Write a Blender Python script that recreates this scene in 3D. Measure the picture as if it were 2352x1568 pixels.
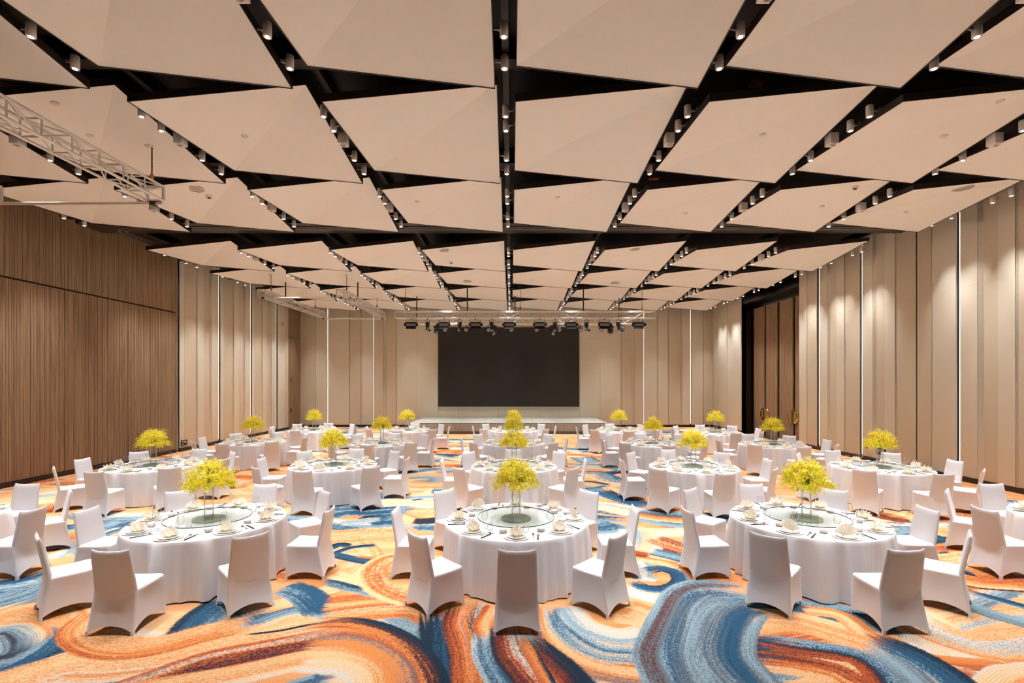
import bpy, math, random
import numpy as np
from math import sin, cos, pi, sqrt, radians
from mathutils import Vector, Matrix

scene = bpy.context.scene
COL = scene.collection
for o in list(bpy.data.objects):
    bpy.data.objects.remove(o)

# ------------------------------------------------------------------ camera, world, exposure
CAM_H = 2.7
cam_d = bpy.data.cameras.new('camera')
cam_d.sensor_fit = 'HORIZONTAL'
cam_d.sensor_width = 36.0
cam_d.lens = 1130.0 / 2352.0 * 36.0
cam_d.shift_x = 2.0 / 2352.0
cam_d.shift_y = 96.0 / 2352.0
cam_d.clip_start = 0.05
cam = bpy.data.objects.new('camera', cam_d)
COL.objects.link(cam)
cam.location = (0, 0, CAM_H)
cam.rotation_euler = (pi / 2, 0, 0)
scene.camera = cam

world = bpy.data.worlds.new('world')
scene.world = world
world.use_nodes = True
WB = world.node_tree.nodes['Background']
WB.inputs[0].default_value = (1.0, 0.90, 0.80, 1)      # the rest of the lit hall behind the camera
WB.inputs[1].default_value = 0.06

scene.view_settings.view_transform = 'Standard'
scene.view_settings.look = 'None'
scene.view_settings.exposure = 0.1
scene.view_settings.gamma = 1.0
scene.view_settings.use_curve_mapping = False
try:
    scene.cycles.use_light_tree = True
    scene.cycles.max_bounces = 7
    scene.cycles.diffuse_bounces = 4
    scene.cycles.transparent_max_bounces = 14
    scene.cycles.adaptive_threshold = 0.2
    scene.cycles.caustics_reflective = False
    scene.cycles.caustics_refractive = False
    scene.cycles.sample_clamp_indirect = 6.0
except Exception:
    pass

SPOT_W = 330.0                      # watts of each ceiling spotlight
SPOT_COL = (0.97, 0.985, 1.0)
LED_E = 1.05

# ------------------------------------------------------------------ helpers
def lin(c):
    return tuple(((v / 255) / 12.92 if v / 255 <= 0.04045 else ((v / 255 + 0.055) / 1.055) ** 2.4) for v in c)

MATS = {}
def mat(name, rgb, rough=0.6, metal=0.0, noise=None, bump=None, spec=0.5, sheen=0.0, emit=None):
    """procedural principled material; noise=(scale, amount) varies the colour, bump=(scale, strength)"""
    m = bpy.data.materials.new(name)
    m.use_nodes = True
    nt = m.node_tree
    b = nt.nodes['Principled BSDF']
    col = lin(rgb) + (1,)
    b.inputs['Base Color'].default_value = col
    b.inputs['Roughness'].default_value = rough
    b.inputs['Metallic'].default_value = metal
    b.inputs['Specular IOR Level'].default_value = spec
    if sheen:
        b.inputs['Sheen Weight'].default_value = sheen
    tc = nt.nodes.new('ShaderNodeTexCoord')
    if noise:
        n = nt.nodes.new('ShaderNodeTexNoise')
        n.inputs['Scale'].default_value = noise[0]
        n.inputs['Detail'].default_value = 3
        nt.links.new(tc.outputs['Object'], n.inputs['Vector'])
        mr = nt.nodes.new('ShaderNodeMapRange')
        mr.inputs[1].default_value = 0.25; mr.inputs[2].default_value = 0.75
        mr.inputs[3].default_value = 1 - noise[1]; mr.inputs[4].default_value = 1 + noise[1]
        nt.links.new(n.outputs['Fac'], mr.inputs[0])
        mx = nt.nodes.new('ShaderNodeVectorMath'); mx.operation = 'SCALE'
        mx.inputs[0].default_value = col[:3]
        nt.links.new(mr.outputs[0], mx.inputs['Scale'])
        nt.links.new(mx.outputs[0], b.inputs['Base Color'])
    if bump:
        n2 = nt.nodes.new('ShaderNodeTexNoise')
        n2.inputs['Scale'].default_value = bump[0]
        n2.inputs['Detail'].default_value = 4
        nt.links.new(tc.outputs['Object'], n2.inputs['Vector'])
        bp = nt.nodes.new('ShaderNodeBump')
        bp.inputs['Strength'].default_value = bump[1]
        bp.inputs['Distance'].default_value = 0.01
        nt.links.new(n2.outputs['Fac'], bp.inputs['Height'])
        nt.links.new(bp.outputs[0], b.inputs['Normal'])
    if emit:
        b.inputs['Emission Color'].default_value = emit[0] + (1,)
        b.inputs['Emission Strength'].default_value = emit[1]
    MATS[name] = m
    return m

def glass(name, tint, refl=1.0, painted_glint=0.0):
    """thin clear glass: see-through with a Fresnel sheen"""
    m = bpy.data.materials.new(name)
    m.use_nodes = True
    nt = m.node_tree
    for n in list(nt.nodes):
        nt.nodes.remove(n)
    out = nt.nodes.new('ShaderNodeOutputMaterial')
    tr = nt.nodes.new('ShaderNodeBsdfTransparent'); tr.inputs[0].default_value = tint + (1,)
    gl = nt.nodes.new('ShaderNodeBsdfGlossy'); gl.inputs['Roughness'].default_value = 0.04
    fr = nt.nodes.new('ShaderNodeLayerWeight'); fr.inputs[0].default_value = .5
    pw = nt.nodes.new('ShaderNodeMath'); pw.operation = 'POWER'; pw.inputs[1].default_value = 3.2
    mu = nt.nodes.new('ShaderNodeMath'); mu.operation = 'MULTIPLY_ADD'; mu.inputs[1].default_value = .75 * refl; mu.inputs[2].default_value = .03 * refl
    mix = nt.nodes.new('ShaderNodeMixShader')
    nt.links.new(fr.outputs['Facing'], pw.inputs[0]); nt.links.new(pw.outputs[0], mu.inputs[0])
    nt.links.new(mu.outputs[0], mix.inputs[0])
    nt.links.new(tr.outputs[0], mix.inputs[1]); nt.links.new(gl.outputs[0], mix.inputs[2])
    last = mix
    if painted_glint:
        # pale diffuse colour painted at edge-on walls, imitating bright reflections along the glass
        df = nt.nodes.new('ShaderNodeBsdfTranslucent'); df.inputs[0].default_value = (.86, .89, .96, 1)
        d2 = nt.nodes.new('ShaderNodeBsdfDiffuse'); d2.inputs[0].default_value = (.86, .89, .96, 1)
        ds = nt.nodes.new('ShaderNodeMixShader'); ds.inputs[0].default_value = .5
        nt.links.new(df.outputs[0], ds.inputs[1]); nt.links.new(d2.outputs[0], ds.inputs[2])
        m2 = nt.nodes.new('ShaderNodeMixShader')
        hz = nt.nodes.new('ShaderNodeMath'); hz.operation = 'POWER'; hz.inputs[1].default_value = painted_glint
        nt.links.new(fr.outputs['Facing'], hz.inputs[0]); nt.links.new(hz.outputs[0], m2.inputs[0])
        nt.links.new(mix.outputs[0], m2.inputs[1]); nt.links.new(ds.outputs[0], m2.inputs[2])
        last = m2
    nt.links.new(last.outputs[0], out.inputs[0])
    MATS[name] = m
    return m

def attr_mat(name, attr, rough=0.8, sheen=0.0, trans=0.0):
    m = bpy.data.materials.new(name)
    m.use_nodes = True
    nt = m.node_tree
    b = nt.nodes['Principled BSDF']
    a = nt.nodes.new('ShaderNodeAttribute'); a.attribute_name = attr
    b.inputs['Roughness'].default_value = rough
    b.inputs['Sheen Weight'].default_value = sheen
    nt.links.new(a.outputs['Color'], b.inputs['Base Color'])
    if trans:
        tl = nt.nodes.new('ShaderNodeBsdfTranslucent')
        nt.links.new(a.outputs['Color'], tl.inputs[0])
        mx = nt.nodes.new('ShaderNodeMixShader'); mx.inputs[0].default_value = trans
        nt.links.new(b.outputs[0], mx.inputs[1]); nt.links.new(tl.outputs[0], mx.inputs[2])
        nt.links.new(mx.outputs[0], nt.nodes['Material Output'].inputs[0])
    MATS[name] = m
    return m

class MB:
    """collects shapes, builds one mesh object"""
    def __init__(s):
        s.v = []; s.f = []; s.sm = []
    def add(s, vs, fs, smooth=False):
        k = len(s.v)
        s.v += [tuple(p) for p in vs]
        s.f += [tuple(i + k for i in f) for f in fs]
        s.sm += [smooth] * len(fs)
        return s
    def box(s, x0, x1, y0, y1, z0, z1):
        vs = [(x, y, z) for z in (z0, z1) for y in (y0, y1) for x in (x0, x1)]
        return s.add(vs, [(0, 2, 3, 1), (4, 5, 7, 6), (0, 1, 5, 4), (2, 6, 7, 3), (0, 4, 6, 2), (1, 3, 7, 5)])
    def tube(s, p, q, r, n=8, r2=None, caps=True):
        p = Vector(p); q = Vector(q)
        r2 = r if r2 is None else r2
        d = (q - p).normalized()
        a = d.orthogonal().normalized(); b = d.cross(a)
        vs = []
        for i in range(n):
            t = 2 * pi * i / n
            o = a * cos(t) + b * sin(t)
            vs += [p + o * r, q + o * r2]
        fs = [(2 * i, (2 * i + 2) % (2 * n), (2 * i + 3) % (2 * n), 2 * i + 1) for i in range(n)]
        s.add(vs, fs, True)
        if caps:
            s.add([vs[2 * i] for i in range(n)], [tuple(range(n))[::-1]])
            s.add([vs[2 * i + 1] for i in range(n)], [tuple(range(n))])
        return s
    def lathe(s, prof, n=24, c=(0, 0, 0), smooth=True):
        vs = []
        for r, z in prof:
            for i in range(n):
                t = 2 * pi * i / n
                vs.append((c[0] + r * cos(t), c[1] + r * sin(t), c[2] + z))
        fs = []
        for j in range(len(prof) - 1):
            for i in range(n):
                k = (i + 1) % n
                fs.append((j * n + i, j * n + k, (j + 1) * n + k, (j + 1) * n + i))
        return s.add(vs, fs, smooth)
    def grid(s, rows, close=False, smooth=True):
        n = len(rows[0]); vs = [p for r in rows for p in r]
        fs = []
        for j in range(len(rows) - 1):
            for i in range(n if close else n - 1):
                k = (i + 1) % n
                fs.append((j * n + i, j * n + k, (j + 1) * n + k, (j + 1) * n + i))
        return s.add(vs, fs, smooth)
    def mesh(s, name):
        me = bpy.data.meshes.new(name)
        me.from_pydata(s.v, [], s.f)
        if any(s.sm):
            me.polygons.foreach_set('use_smooth', s.sm)
        me.update()
        return me
    def build(s, name, material, parent=None, loc=None):
        me = s.mesh(name)
        me.materials.append(MATS[material])
        return put(name, me, parent, loc)

def put(name, me, parent=None, loc=None):
    o = bpy.data.objects.new(name, me)
    COL.objects.link(o)
    if parent: o.parent = parent
    if loc: o.location = loc
    return o

def empty(name, loc=(0, 0, 0), rz=0.0):
    o = bpy.data.objects.new(name, None)
    COL.objects.link(o)
    o.empty_display_size = 0.1
    o.location = loc; o.rotation_euler.z = rz
    return o

def tag(o, label=None, cat=None, group=None, kind=None):
    if label: o['label'] = label
    if cat: o['category'] = cat
    if group: o['group'] = group
    if kind: o['kind'] = kind
    return o

def copy_tree(o, parent=None):
    c = o.copy()
    COL.objects.link(c)
    if parent: c.parent = parent
    for ch in o.children:
        copy_tree(ch, c)
    return c

def place(proto, used, loc, rz=0.0, label=None, group=None):
    """first call moves the prototype itself, later calls copy it with its parts"""
    o = proto
    if proto.name in used:
        o = copy_tree(proto)
    used.add(proto.name)
    o.location = loc
    o.rotation_euler.z = rz
    if label: o['label'] = label
    if group: o['group'] = group
    return o
USED = set()

ORD = ['first', 'second', 'third', 'fourth', 'fifth', 'sixth', 'seventh', 'eighth', 'ninth', 'tenth']

# ------------------------------------------------------------------ materials
mat('fabric_wall', (214, 205, 187), 0.85, noise=(240, .05), bump=(420, .12), spec=.2)
mat('fabric_warm', (205, 192, 170), 0.85, noise=(240, .05), bump=(420, .12), spec=.2)
mat('champagne_strip', (205, 196, 180), 0.28, metal=.35, noise=(6, .04))
mat('black_gap', (14, 12, 11), 0.7)
mat('black_gloss', (12, 12, 14), 0.25)
mat('skirting', (34, 27, 24), 0.5)
mat('plenum', (16, 13, 12), 0.6)
mat('plenum_brown', (38, 32, 29), 0.45, noise=(2, .1))
mat('panel_face', (243, 243, 238), 0.8, noise=(70, .02), spec=.25)
mat('panel_edge', (40, 32, 28), 0.5)
mat('led', (255, 250, 240), 0.5, emit=((1.0, .95, .88), LED_E))
mat('lens', (255, 255, 250), 0.4, emit=((1.0, .96, .9), 30.0))
mat('lamp_shell', (232, 228, 224), 0.45)
mat('lamp_arm', (170, 165, 160), 0.35, metal=.6)
mat('screen', (38, 33, 30), 0.35, noise=(3, .06))
mat('aluminium', (226, 223, 218), 0.32, metal=.55)
mat('track_metal', (112, 106, 100), 0.35, metal=.5)
mat('steel_dark', (70, 66, 62), 0.4, metal=.6)
mat('fixture_black', (20, 20, 21), 0.45)
mat('fixture_grey', (52, 52, 54), 0.4)
mat('fixture_glass', (120, 120, 122), 0.1, spec=.8)
mat('hook_orange', (214, 140, 40), 0.5)
mat('hook_red', (176, 76, 40), 0.5)
mat('gold', (198, 160, 84), 0.22, metal=.9)
mat('stage_top', (176, 174, 164), 0.4, noise=(4, .05))
mat('stage_skirt', (160, 156, 152), 0.75, noise=(8, .06))
mat('stage_base', (100, 98, 96), 0.7)
mat('white_plastic', (226, 222, 214), 0.5)
mat('sign_red', (196, 52, 28), 0.5)
mat('sign_yellow', (240, 190, 60), 0.5)
mat('speaker_grille', (176, 168, 158), 0.7, noise=(200, .1))
mat('cloth', (230, 228, 230), 0.8, noise=(5, .012), bump=(300, .04), sheen=.2, spec=.25)
mat('spandex', (228, 225, 228), 0.55, noise=(9, .01), sheen=.15, spec=.3)
mat('porcelain', (252, 246, 238), 0.2)
mat('porcelain_rim', (247, 239, 226), 0.25)
mat('napkin', (252, 247, 238), 0.8)
tl_ = MATS['napkin'].node_tree; tn_ = tl_.nodes.new('ShaderNodeBsdfTranslucent'); tn_.inputs[0].default_value = lin((252, 246, 232)) + (1,)
tm_ = tl_.nodes.new('ShaderNodeMixShader'); tm_.inputs[0].default_value = .5
tl_.links.new(tl_.nodes['Principled BSDF'].outputs[0], tm_.inputs[1]); tl_.links.new(tn_.outputs[0], tm_.inputs[2]); tl_.links.new(tm_.outputs[0], tl_.nodes['Material Output'].inputs[0])
mat('chopstick', (30, 28, 28), 0.35)
mat('cutlery', (190, 188, 186), 0.18, metal=.95)
mat('turntable', (150, 178, 160), 0.35)
mat('glass_edge', (28, 74, 62), 0.15)
mat('foliage', (96, 120, 30), 0.6)
glass('clear_glass', (.985, .99, .99), .9, painted_glint=5.0)
glass('vase_glass', (.985, .99, .995), .7, painted_glint=2.5)
glass('table_glass', (.93, .97, .95), .8)
attr_mat('petal', 'col', 0.6, trans=.45)

def wood_mat(name, a, b):
    m = bpy.data.materials.new(name); m.use_nodes = True
    nt = m.node_tree; bs = nt.nodes['Principled BSDF']
    tc = nt.nodes.new('ShaderNodeTexCoord'); mp = nt.nodes.new('ShaderNodeMapping')
    mp.inputs['Scale'].default_value = (26, 26, .9)
    n = nt.nodes.new('ShaderNodeTexNoise'); n.inputs['Scale'].default_value = 1.0; n.inputs['Detail'].default_value = 4
    cr = nt.nodes.new('ShaderNodeValToRGB')
    cr.color_ramp.elements[0].position = .3; cr.color_ramp.elements[0].color = lin(a) + (1,)
    cr.color_ramp.elements[1].position = .7; cr.color_ramp.elements[1].color = lin(b) + (1,)
    nt.links.new(tc.outputs['Object'], mp.inputs[0]); nt.links.new(mp.outputs[0], n.inputs['Vector'])
    nt.links.new(n.outputs['Fac'], cr.inputs[0]); nt.links.new(cr.outputs[0], bs.inputs['Base Color'])
    bs.inputs['Roughness'].default_value = .5
    MATS[name] = m
wood_mat('wood', (128, 101, 75), (164, 135, 105))
wood_mat('door_wood', (132, 104, 76), (170, 138, 106))

# ------------------------------------------------------------------ room numbers (metres)
XL, XR, YB, YF = -13.1, 12.5, 30.5, -3.0        # left wall, right wall, stage wall, open end behind the camera
ZT = 7.85                                        # black ceiling void
HT = 4.35                                        # lowest panel corners above the camera

STROKES = [
([(-7.08,4.96),(-6.39,6.07),(-6.29,6.24),(-6.23,6.46),(-6.11,6.60)],.3,'GLBLG'),
([(-8.08,5.94),(-6.96,6.60),(-6.71,6.75),(-6.66,7.02),(-6.62,7.19)],.15,'LBBN'),
([(-7.09,7.55),(-7.19,7.88),(-7.19,8.09)],.15,'LWP'),
([(-6.05,4.26),(-5.84,5.54),(-5.79,5.83),(-5.41,5.76),(-4.93,5.44)],.27,'OPOPO'),
([(-6.75,4.70),(-5.58,5.28),(-5.46,5.34),(-5.12,5.10),(-4.98,4.88),(-5.10,4.83),(-6.29,4.31)],.15,'LGNG'),
([(-6.95,5.05),(-5.70,5.41),(-5.47,5.47),(-5.11,5.28),(-4.91,5.04)],.15,'GLPO'),
([(-5.21,3.31),(-4.77,4.53),(-4.70,4.72),(-4.69,4.99),(-4.78,5.28)],.19,'NBBBL'),
([(-5.04,3.26),(-4.61,4.49),(-4.55,4.65),(-4.43,4.83),(-4.22,4.85)],.05,'RO'),
([(-5.34,3.60),(-4.42,4.51),(-4.20,4.72),(-3.79,4.75),(-3.31,4.88),(-2.86,5.13),(-2.38,5.44),(-1.86,5.61)],.34,'OWPOPPOP'),
([(-4.84,5.76),(-4.71,5.41),(-4.34,5.13),(-3.93,5.02),(-3.61,5.10),(-3.30,5.34),(-3.00,5.51)],.24,'ROOPOPOO'),
([(-4.40,5.41),(-4.10,5.34),(-3.75,5.30)],.09,'PWP'),
([(-4.16,3.49),(-3.28,4.44),(-3.04,4.70),(-2.84,4.83),(-2.48,4.99),(-2.10,5.16),(-1.76,5.31)],.22,'RNDROWGOR'),
([(-2.86,5.28),(-2.51,5.38),(-2.24,5.51),(-1.85,5.59)],.025,'N'),
([(-4.21,3.97),(-2.98,4.40),(-2.54,4.56),(-2.09,4.78),(-1.82,4.83),(-1.51,4.78)],.2,'WPOPO'),
([(-2.98,3.76),(-1.87,4.44),(-1.77,4.51),(-1.65,4.53)],.1,'LBL'),
([(-2.97,8.02),(-2.88,8.24),(-2.68,8.17)],.1,'BN'),
([(-2.41,6.15),(-2.00,6.03)],.2,'PO'),
([(-2.84,5.54),(-2.62,5.79),(-2.37,5.83),(-2.11,5.68)],.15,'PLB'),
([(-2.98,6.51),(-2.67,6.32),(-2.40,6.03),(-2.20,5.79)],.24,'LBBBN'),
([(-2.54,6.75),(-2.17,6.56)],.05,'DG'),
([(-2.51,6.96),(-2.11,6.70),(-1.72,6.60)],.14,'WPP'),
([(-2.26,6.03),(-1.83,6.11),(-1.38,6.15)],.22,'OPORO'),
([(-2.13,5.68),(-1.66,5.83),(-1.14,5.87),(-0.89,5.61)],.22,'ROPRO'),
([(-2.51,6.70),(-2.15,6.51),(-1.92,6.41),(-1.71,6.28)],.11,'LNB'),
([(-2.29,8.20),(-2.62,8.09),(-2.81,7.81)],.08,'NBL'),
([(-2.82,7.78),(-2.51,7.61),(-2.03,7.39)],.12,'NBB'),
([(-2.42,7.68),(-2.10,7.61),(-1.92,7.71)],.05,'RO'),
([(-1.68,7.68),(-1.92,7.55),(-2.01,7.13),(-1.84,6.65),(-1.55,6.32),(-1.27,6.15)],.22,'PORPOO'),
([(-1.04,5.34),(-0.90,5.25),(-0.80,5.04)],.1,'LN'),
([(-0.88,5.76),(-0.77,5.28),(-0.72,4.93),(-0.60,4.36),(-0.33,3.09)],.22,'NNBND'),
([(-0.62,5.91),(-0.63,5.54),(-0.55,5.25),(-0.46,4.93),(-0.38,4.36),(-0.20,3.07)],.16,'DROLW'),
([(-0.43,6.07),(-0.45,5.65),(-0.36,5.28),(-0.28,4.93),(-0.19,4.36),(-0.00,3.07)],.14,'RONLWL'),
([(-0.21,5.95),(-0.31,5.54),(-0.26,5.25)],.13,'ROPO'),
([(-0.31,5.28),(-0.28,4.93),(-0.21,4.68),(-0.09,4.36),(0.37,3.14)],.13,'WLBLB'),
([(-0.08,5.41),(-0.02,4.93),(0.08,4.68),(0.23,4.36),(0.79,3.19)],.18,'NDRWD'),
([(0.34,5.91),(0.36,5.41),(0.48,5.04),(0.68,4.75),(0.97,4.58),(1.29,4.49),(2.54,4.13)],.17,'GOPO'),
([(0.55,5.87),(0.58,5.47),(0.73,5.13),(0.94,4.93),(1.28,4.88)],.18,'PLBLW'),
([(0.70,5.91),(0.79,5.54),(0.97,5.34),(1.19,5.25),(1.45,5.34)],.18,'LWWP'),
([(1.55,6.51),(1.71,6.28),(1.91,6.15)],.18,'WWP'),
([(1.44,6.03),(1.60,5.87),(1.72,5.76)],.12,'PO'),
([(1.20,5.68),(1.41,5.61),(1.56,5.54)],.14,'PPO'),
([(0.21,5.13),(0.37,4.88),(0.52,4.63),(0.62,4.38),(1.13,3.18)],.18,'RDNNB'),
([(0.10,5.28),(0.22,4.83),(0.34,4.40),(0.67,3.14)],.08,'RON'),
([(-1.94,4.78),(-1.64,4.75),(-1.39,4.63),(-1.24,4.36),(-0.62,3.22)],.22,'WPPO'),
([(-2.03,5.02),(-1.73,5.02),(-1.42,4.88),(-1.19,4.68),(-1.04,4.36),(-0.50,3.18)],.18,'POOG'),
([(-2.14,5.28),(-1.75,5.31),(-1.39,5.16),(-1.10,4.91),(-0.91,4.63),(-0.81,4.36),(-0.33,3.15)],.17,'OGROR'),
([(-2.25,5.54),(-1.84,5.56),(-1.47,5.44),(-1.13,5.19),(-0.89,4.88),(-0.73,4.58),(-0.66,4.36),(-0.32,3.10)],.13,'RODNN'),
([(1.84,7.51),(1.96,7.31),(1.79,6.75)],.14,'LWL'),
([(1.93,7.59),(2.27,7.44),(2.46,7.18),(2.42,6.81),(2.54,6.69)],.12,'PPOR'),
([(2.37,8.21),(2.62,7.97),(2.95,7.97)],.12,'DRO'),
([(2.23,7.81),(2.50,7.59),(2.70,7.38)],.09,'BLB'),
([(1.98,7.11),(2.19,7.18),(2.35,6.99),(2.29,6.69),(2.06,6.48),(1.80,6.48),(1.67,6.64)],.13,'NBBL'),
([(1.86,6.84),(1.99,6.75)],.09,'WL'),
([(1.43,5.86),(1.55,5.73),(1.63,5.53)],.2,'PPO'),
([(2.87,5.65),(3.25,5.57),(3.61,5.27),(3.94,5.01)],.28,'POPOP'),
([(3.50,5.86),(3.83,5.73),(3.82,5.31)],.15,'OPO'),
([(3.91,5.31),(4.07,4.86),(4.37,4.74),(4.88,4.68)],.13,'RO'),
([(4.57,5.57),(4.66,5.24),(4.91,5.04),(5.40,5.10),(6.69,5.27)],.32,'OPLWOPO'),
([(4.04,4.63),(4.20,4.55),(4.28,4.40),(4.92,3.26)],.17,'PRP'),
([(3.14,3.78),(4.28,4.40),(4.61,4.58),(4.90,4.63),(6.18,4.86)],.14,'OPW'),
([(2.39,4.80),(2.69,4.74),(3.00,4.60),(3.09,4.40),(3.62,3.21)],.22,'OPORD'),
([(2.65,5.17),(2.87,5.07),(3.16,4.98),(3.41,4.86),(3.44,4.60),(3.35,4.33),(2.95,3.09)],.19,'RDNBLG'),
([(3.71,5.04),(3.73,4.74),(3.67,4.40),(3.45,3.12)],.16,'GLG'),
([(3.89,5.17),(4.01,4.88),(4.04,4.63),(4.01,4.33),(3.89,3.03)],.2,'LBBNN'),
([(6.12,6.81),(6.30,6.58),(6.75,6.48)],.12,'PO'),
([(5.57,6.08),(5.62,5.77),(5.81,5.49),(6.56,4.43)],.16,'GLL'),
([(5.87,6.48),(6.00,6.27),(6.24,5.90),(6.96,4.81)],.11,'LBN'),
([(5.99,6.64),(6.20,6.48),(6.74,6.37),(8.02,6.13)],.03,'D'),
([(6.45,7.18),(6.48,7.02),(6.56,6.96)],.1,'NB'),
([(2.91,6.13),(2.54,6.03),(2.20,5.65),(1.95,5.17),(1.77,4.80),(1.73,4.33),(1.62,3.03)],.22,'LGLGB'),
([(2.90,5.94),(2.62,5.77),(2.35,5.38),(2.13,4.98),(2.07,4.68),(2.11,4.33),(2.29,3.04)],.22,'LGBBN'),
([(2.92,5.77),(2.61,5.38),(2.41,5.04),(2.33,4.80),(2.34,4.40),(2.40,3.10)],.11,'BGLG'),
([(2.96,6.37),(2.53,6.37),(2.15,6.03),(1.81,5.45),(1.57,4.92),(1.48,4.33),(1.30,3.04)],.19,'GLBGL'),
([(3.07,6.56),(2.52,6.63),(2.12,6.37),(1.79,5.81),(1.49,5.24),(1.33,4.86),(1.31,4.37),(1.23,3.08)],.15,'LGDGG'),
([(-3.22,8.65),(-2.65,8.79),(-2.00,8.89)],.4,'POPOP'),
([(-3.67,9.94),(-3.44,10.26),(-3.09,10.26),(-2.76,10.33),(-2.36,10.43)],.24,'LBBBL'),
([(-3.25,9.47),(-2.90,9.64),(-2.60,9.73)],.22,'LWLP'),
([(-2.66,9.36),(-2.45,9.47),(-2.14,9.50)],.22,'LBB'),
([(-2.95,11.04),(-2.42,11.20),(-1.64,10.89)],.36,'WPWP'),
([(-2.06,10.26),(-1.80,10.36),(-1.56,10.50)],.24,'OPO'),
([(-1.91,9.64),(-1.68,9.64),(-1.42,9.76)],.22,'BND'),
([(-1.78,9.14),(-1.60,9.22),(-1.33,9.14)],.22,'LBL'),
([(-2.30,11.36),(-2.06,11.50)],.07,'B'),
([(-2.51,11.61),(-1.75,11.76)],.12,'L'),
([(-1.99,12.37),(-1.59,12.42)],.3,'BL'),
([(-2.92,14.06),(-2.35,14.19),(-1.99,13.70),(-2.24,13.25)],.24,'GLO'),
([(-2.87,13.25),(-2.16,13.03),(-1.73,13.14)],.4,'OPO'),
([(-2.80,17.45),(-2.38,16.98)],.25,'BL'),
([(-2.92,18.78),(-1.95,18.35)],.2,'BN'),
([(-2.38,16.04),(-1.62,16.04)],.4,'PRO'),
([(2.06,14.58),(2.53,14.71),(2.82,13.70),(3.13,13.25)],.45,'WPGLB'),
([(1.88,13.58),(2.21,13.53),(2.61,13.14)],.12,'NG'),
([(1.73,12.52),(2.16,12.57),(2.59,12.92)],.25,'LB'),
([(2.57,12.82),(2.68,12.23),(2.83,12.05)],.25,'OPO'),
([(1.70,10.82),(2.04,10.82),(2.35,10.53),(2.63,10.26)],.42,'PWPLW'),
([(2.24,12.42),(2.42,11.78),(2.63,11.36),(3.05,10.75)],.32,'LBBBN'),
([(1.46,9.30),(1.75,9.25),(2.03,9.47)],.4,'LBL'),
([(2.19,9.14),(2.52,8.94),(3.32,8.94)],.3,'PWP'),
([(2.40,9.88),(2.65,9.70),(2.91,9.47),(3.33,9.30)],.18,'LLB'),
([(2.58,10.13),(2.87,9.88),(3.16,9.76),(3.54,9.61)],.22,'POR'),
([(2.32,9.04),(2.23,8.46),(2.03,7.96)],.38,'WLPW'),
([(1.86,7.88),(2.17,7.71)],.12,'DR'),
([(2.48,8.56),(2.67,8.25),(2.92,7.92)],.24,'RPRD'),
([(2.27,7.92),(2.51,7.73),(2.74,7.51)],.17,'BLB'),
([(2.55,18.04),(2.70,17.07),(2.87,16.72)],.5,'GLB'),
([(2.33,15.57),(2.74,15.50),(3.04,15.13)],.25,'OP'),
([(7.58,10.23),(7.66,9.86),(7.88,9.74)],.32,'RDO'),
([(7.20,9.36),(7.54,9.30),(8.47,9.33)],.28,'LGWG'),
([(7.82,9.05),(8.19,9.00)],.3,'OP'),
([(7.02,8.15),(7.06,7.92)],.4,'ORO'),
([(11.64,12.96),(12.07,12.61)],.4,'OPO'),
([(10.04,10.76),(10.14,10.55)],.3,'LBLW'),
([(10.76,11.59),(11.02,11.47)],.2,'BN'),
([(7.47,8.62),(7.58,8.53),(7.68,8.53)],.15,'BN'),
([(-12.90,12.79),(-12.77,13.27),(-12.63,13.89)],.45,'OPRO'),
([(-11.42,11.77),(-11.09,12.09)],.4,'WLPW'),
([(-10.20,10.51),(-9.96,10.77),(-9.48,10.51)],.35,'RO'),
([(-8.20,8.97),(-8.29,9.45)],.25,'WLBB'),
([(-7.49,9.20),(-7.43,9.60)],.35,'LBL'),
([(-7.61,8.42),(-7.26,8.34),(-6.90,7.89)],.2,'LO')]


# ------------------------------------------------------------------ floor: carpet woven with brush strokes
PAL = {'O': (208, 130, 74), 'P': (222, 181, 136), 'R': (166, 80, 46), 'D': (88, 46, 42), 'B': (44, 80, 106),
       'N': (31, 45, 60), 'L': (132, 156, 168), 'W': (205, 195, 182), 'G': (98, 106, 113)}
PAL = {k: np.array(lin(v)) for k, v in PAL.items()}

def value_noise(u, v, seed):
    """smooth 2-D value noise on a hashed lattice"""
    iu = np.floor(u).astype(np.int64); iv = np.floor(v).astype(np.int64)
    fu = u - iu; fv = v - iv
    fu = fu * fu * (3 - 2 * fu); fv = fv * fv * (3 - 2 * fv)
    def h(a, b):
        x = (a * 73856093) ^ (b * 19349663) ^ (seed * 83492791)
        x = (x ^ (x >> 13)) * 1274126177
        return ((x ^ (x >> 16)) & 65535) / 65535.0
    return (h(iu, iv) * (1 - fu) + h(iu + 1, iv) * fu) * (1 - fv) + (h(iu, iv + 1) * (1 - fu) + h(iu + 1, iv + 1) * fu) * fv

def spline(pts, sub=6):
    p = [pts[0]] + list(pts) + [pts[-1]]
    out = []
    for i in range(1, len(p) - 2):
        a, b, c, d = (np.array(q, float) for q in p[i - 1:i + 3])
        for k in range(sub):
            t = k / sub
            out.append(.5 * ((2 * b) + (-a + c) * t + (2 * a - 5 * b + 4 * c - d) * t * t + (-a + 3 * b - 3 * c + d) * t ** 3))
    out.append(np.array(pts[-1], float))
    return np.array(out)

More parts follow.
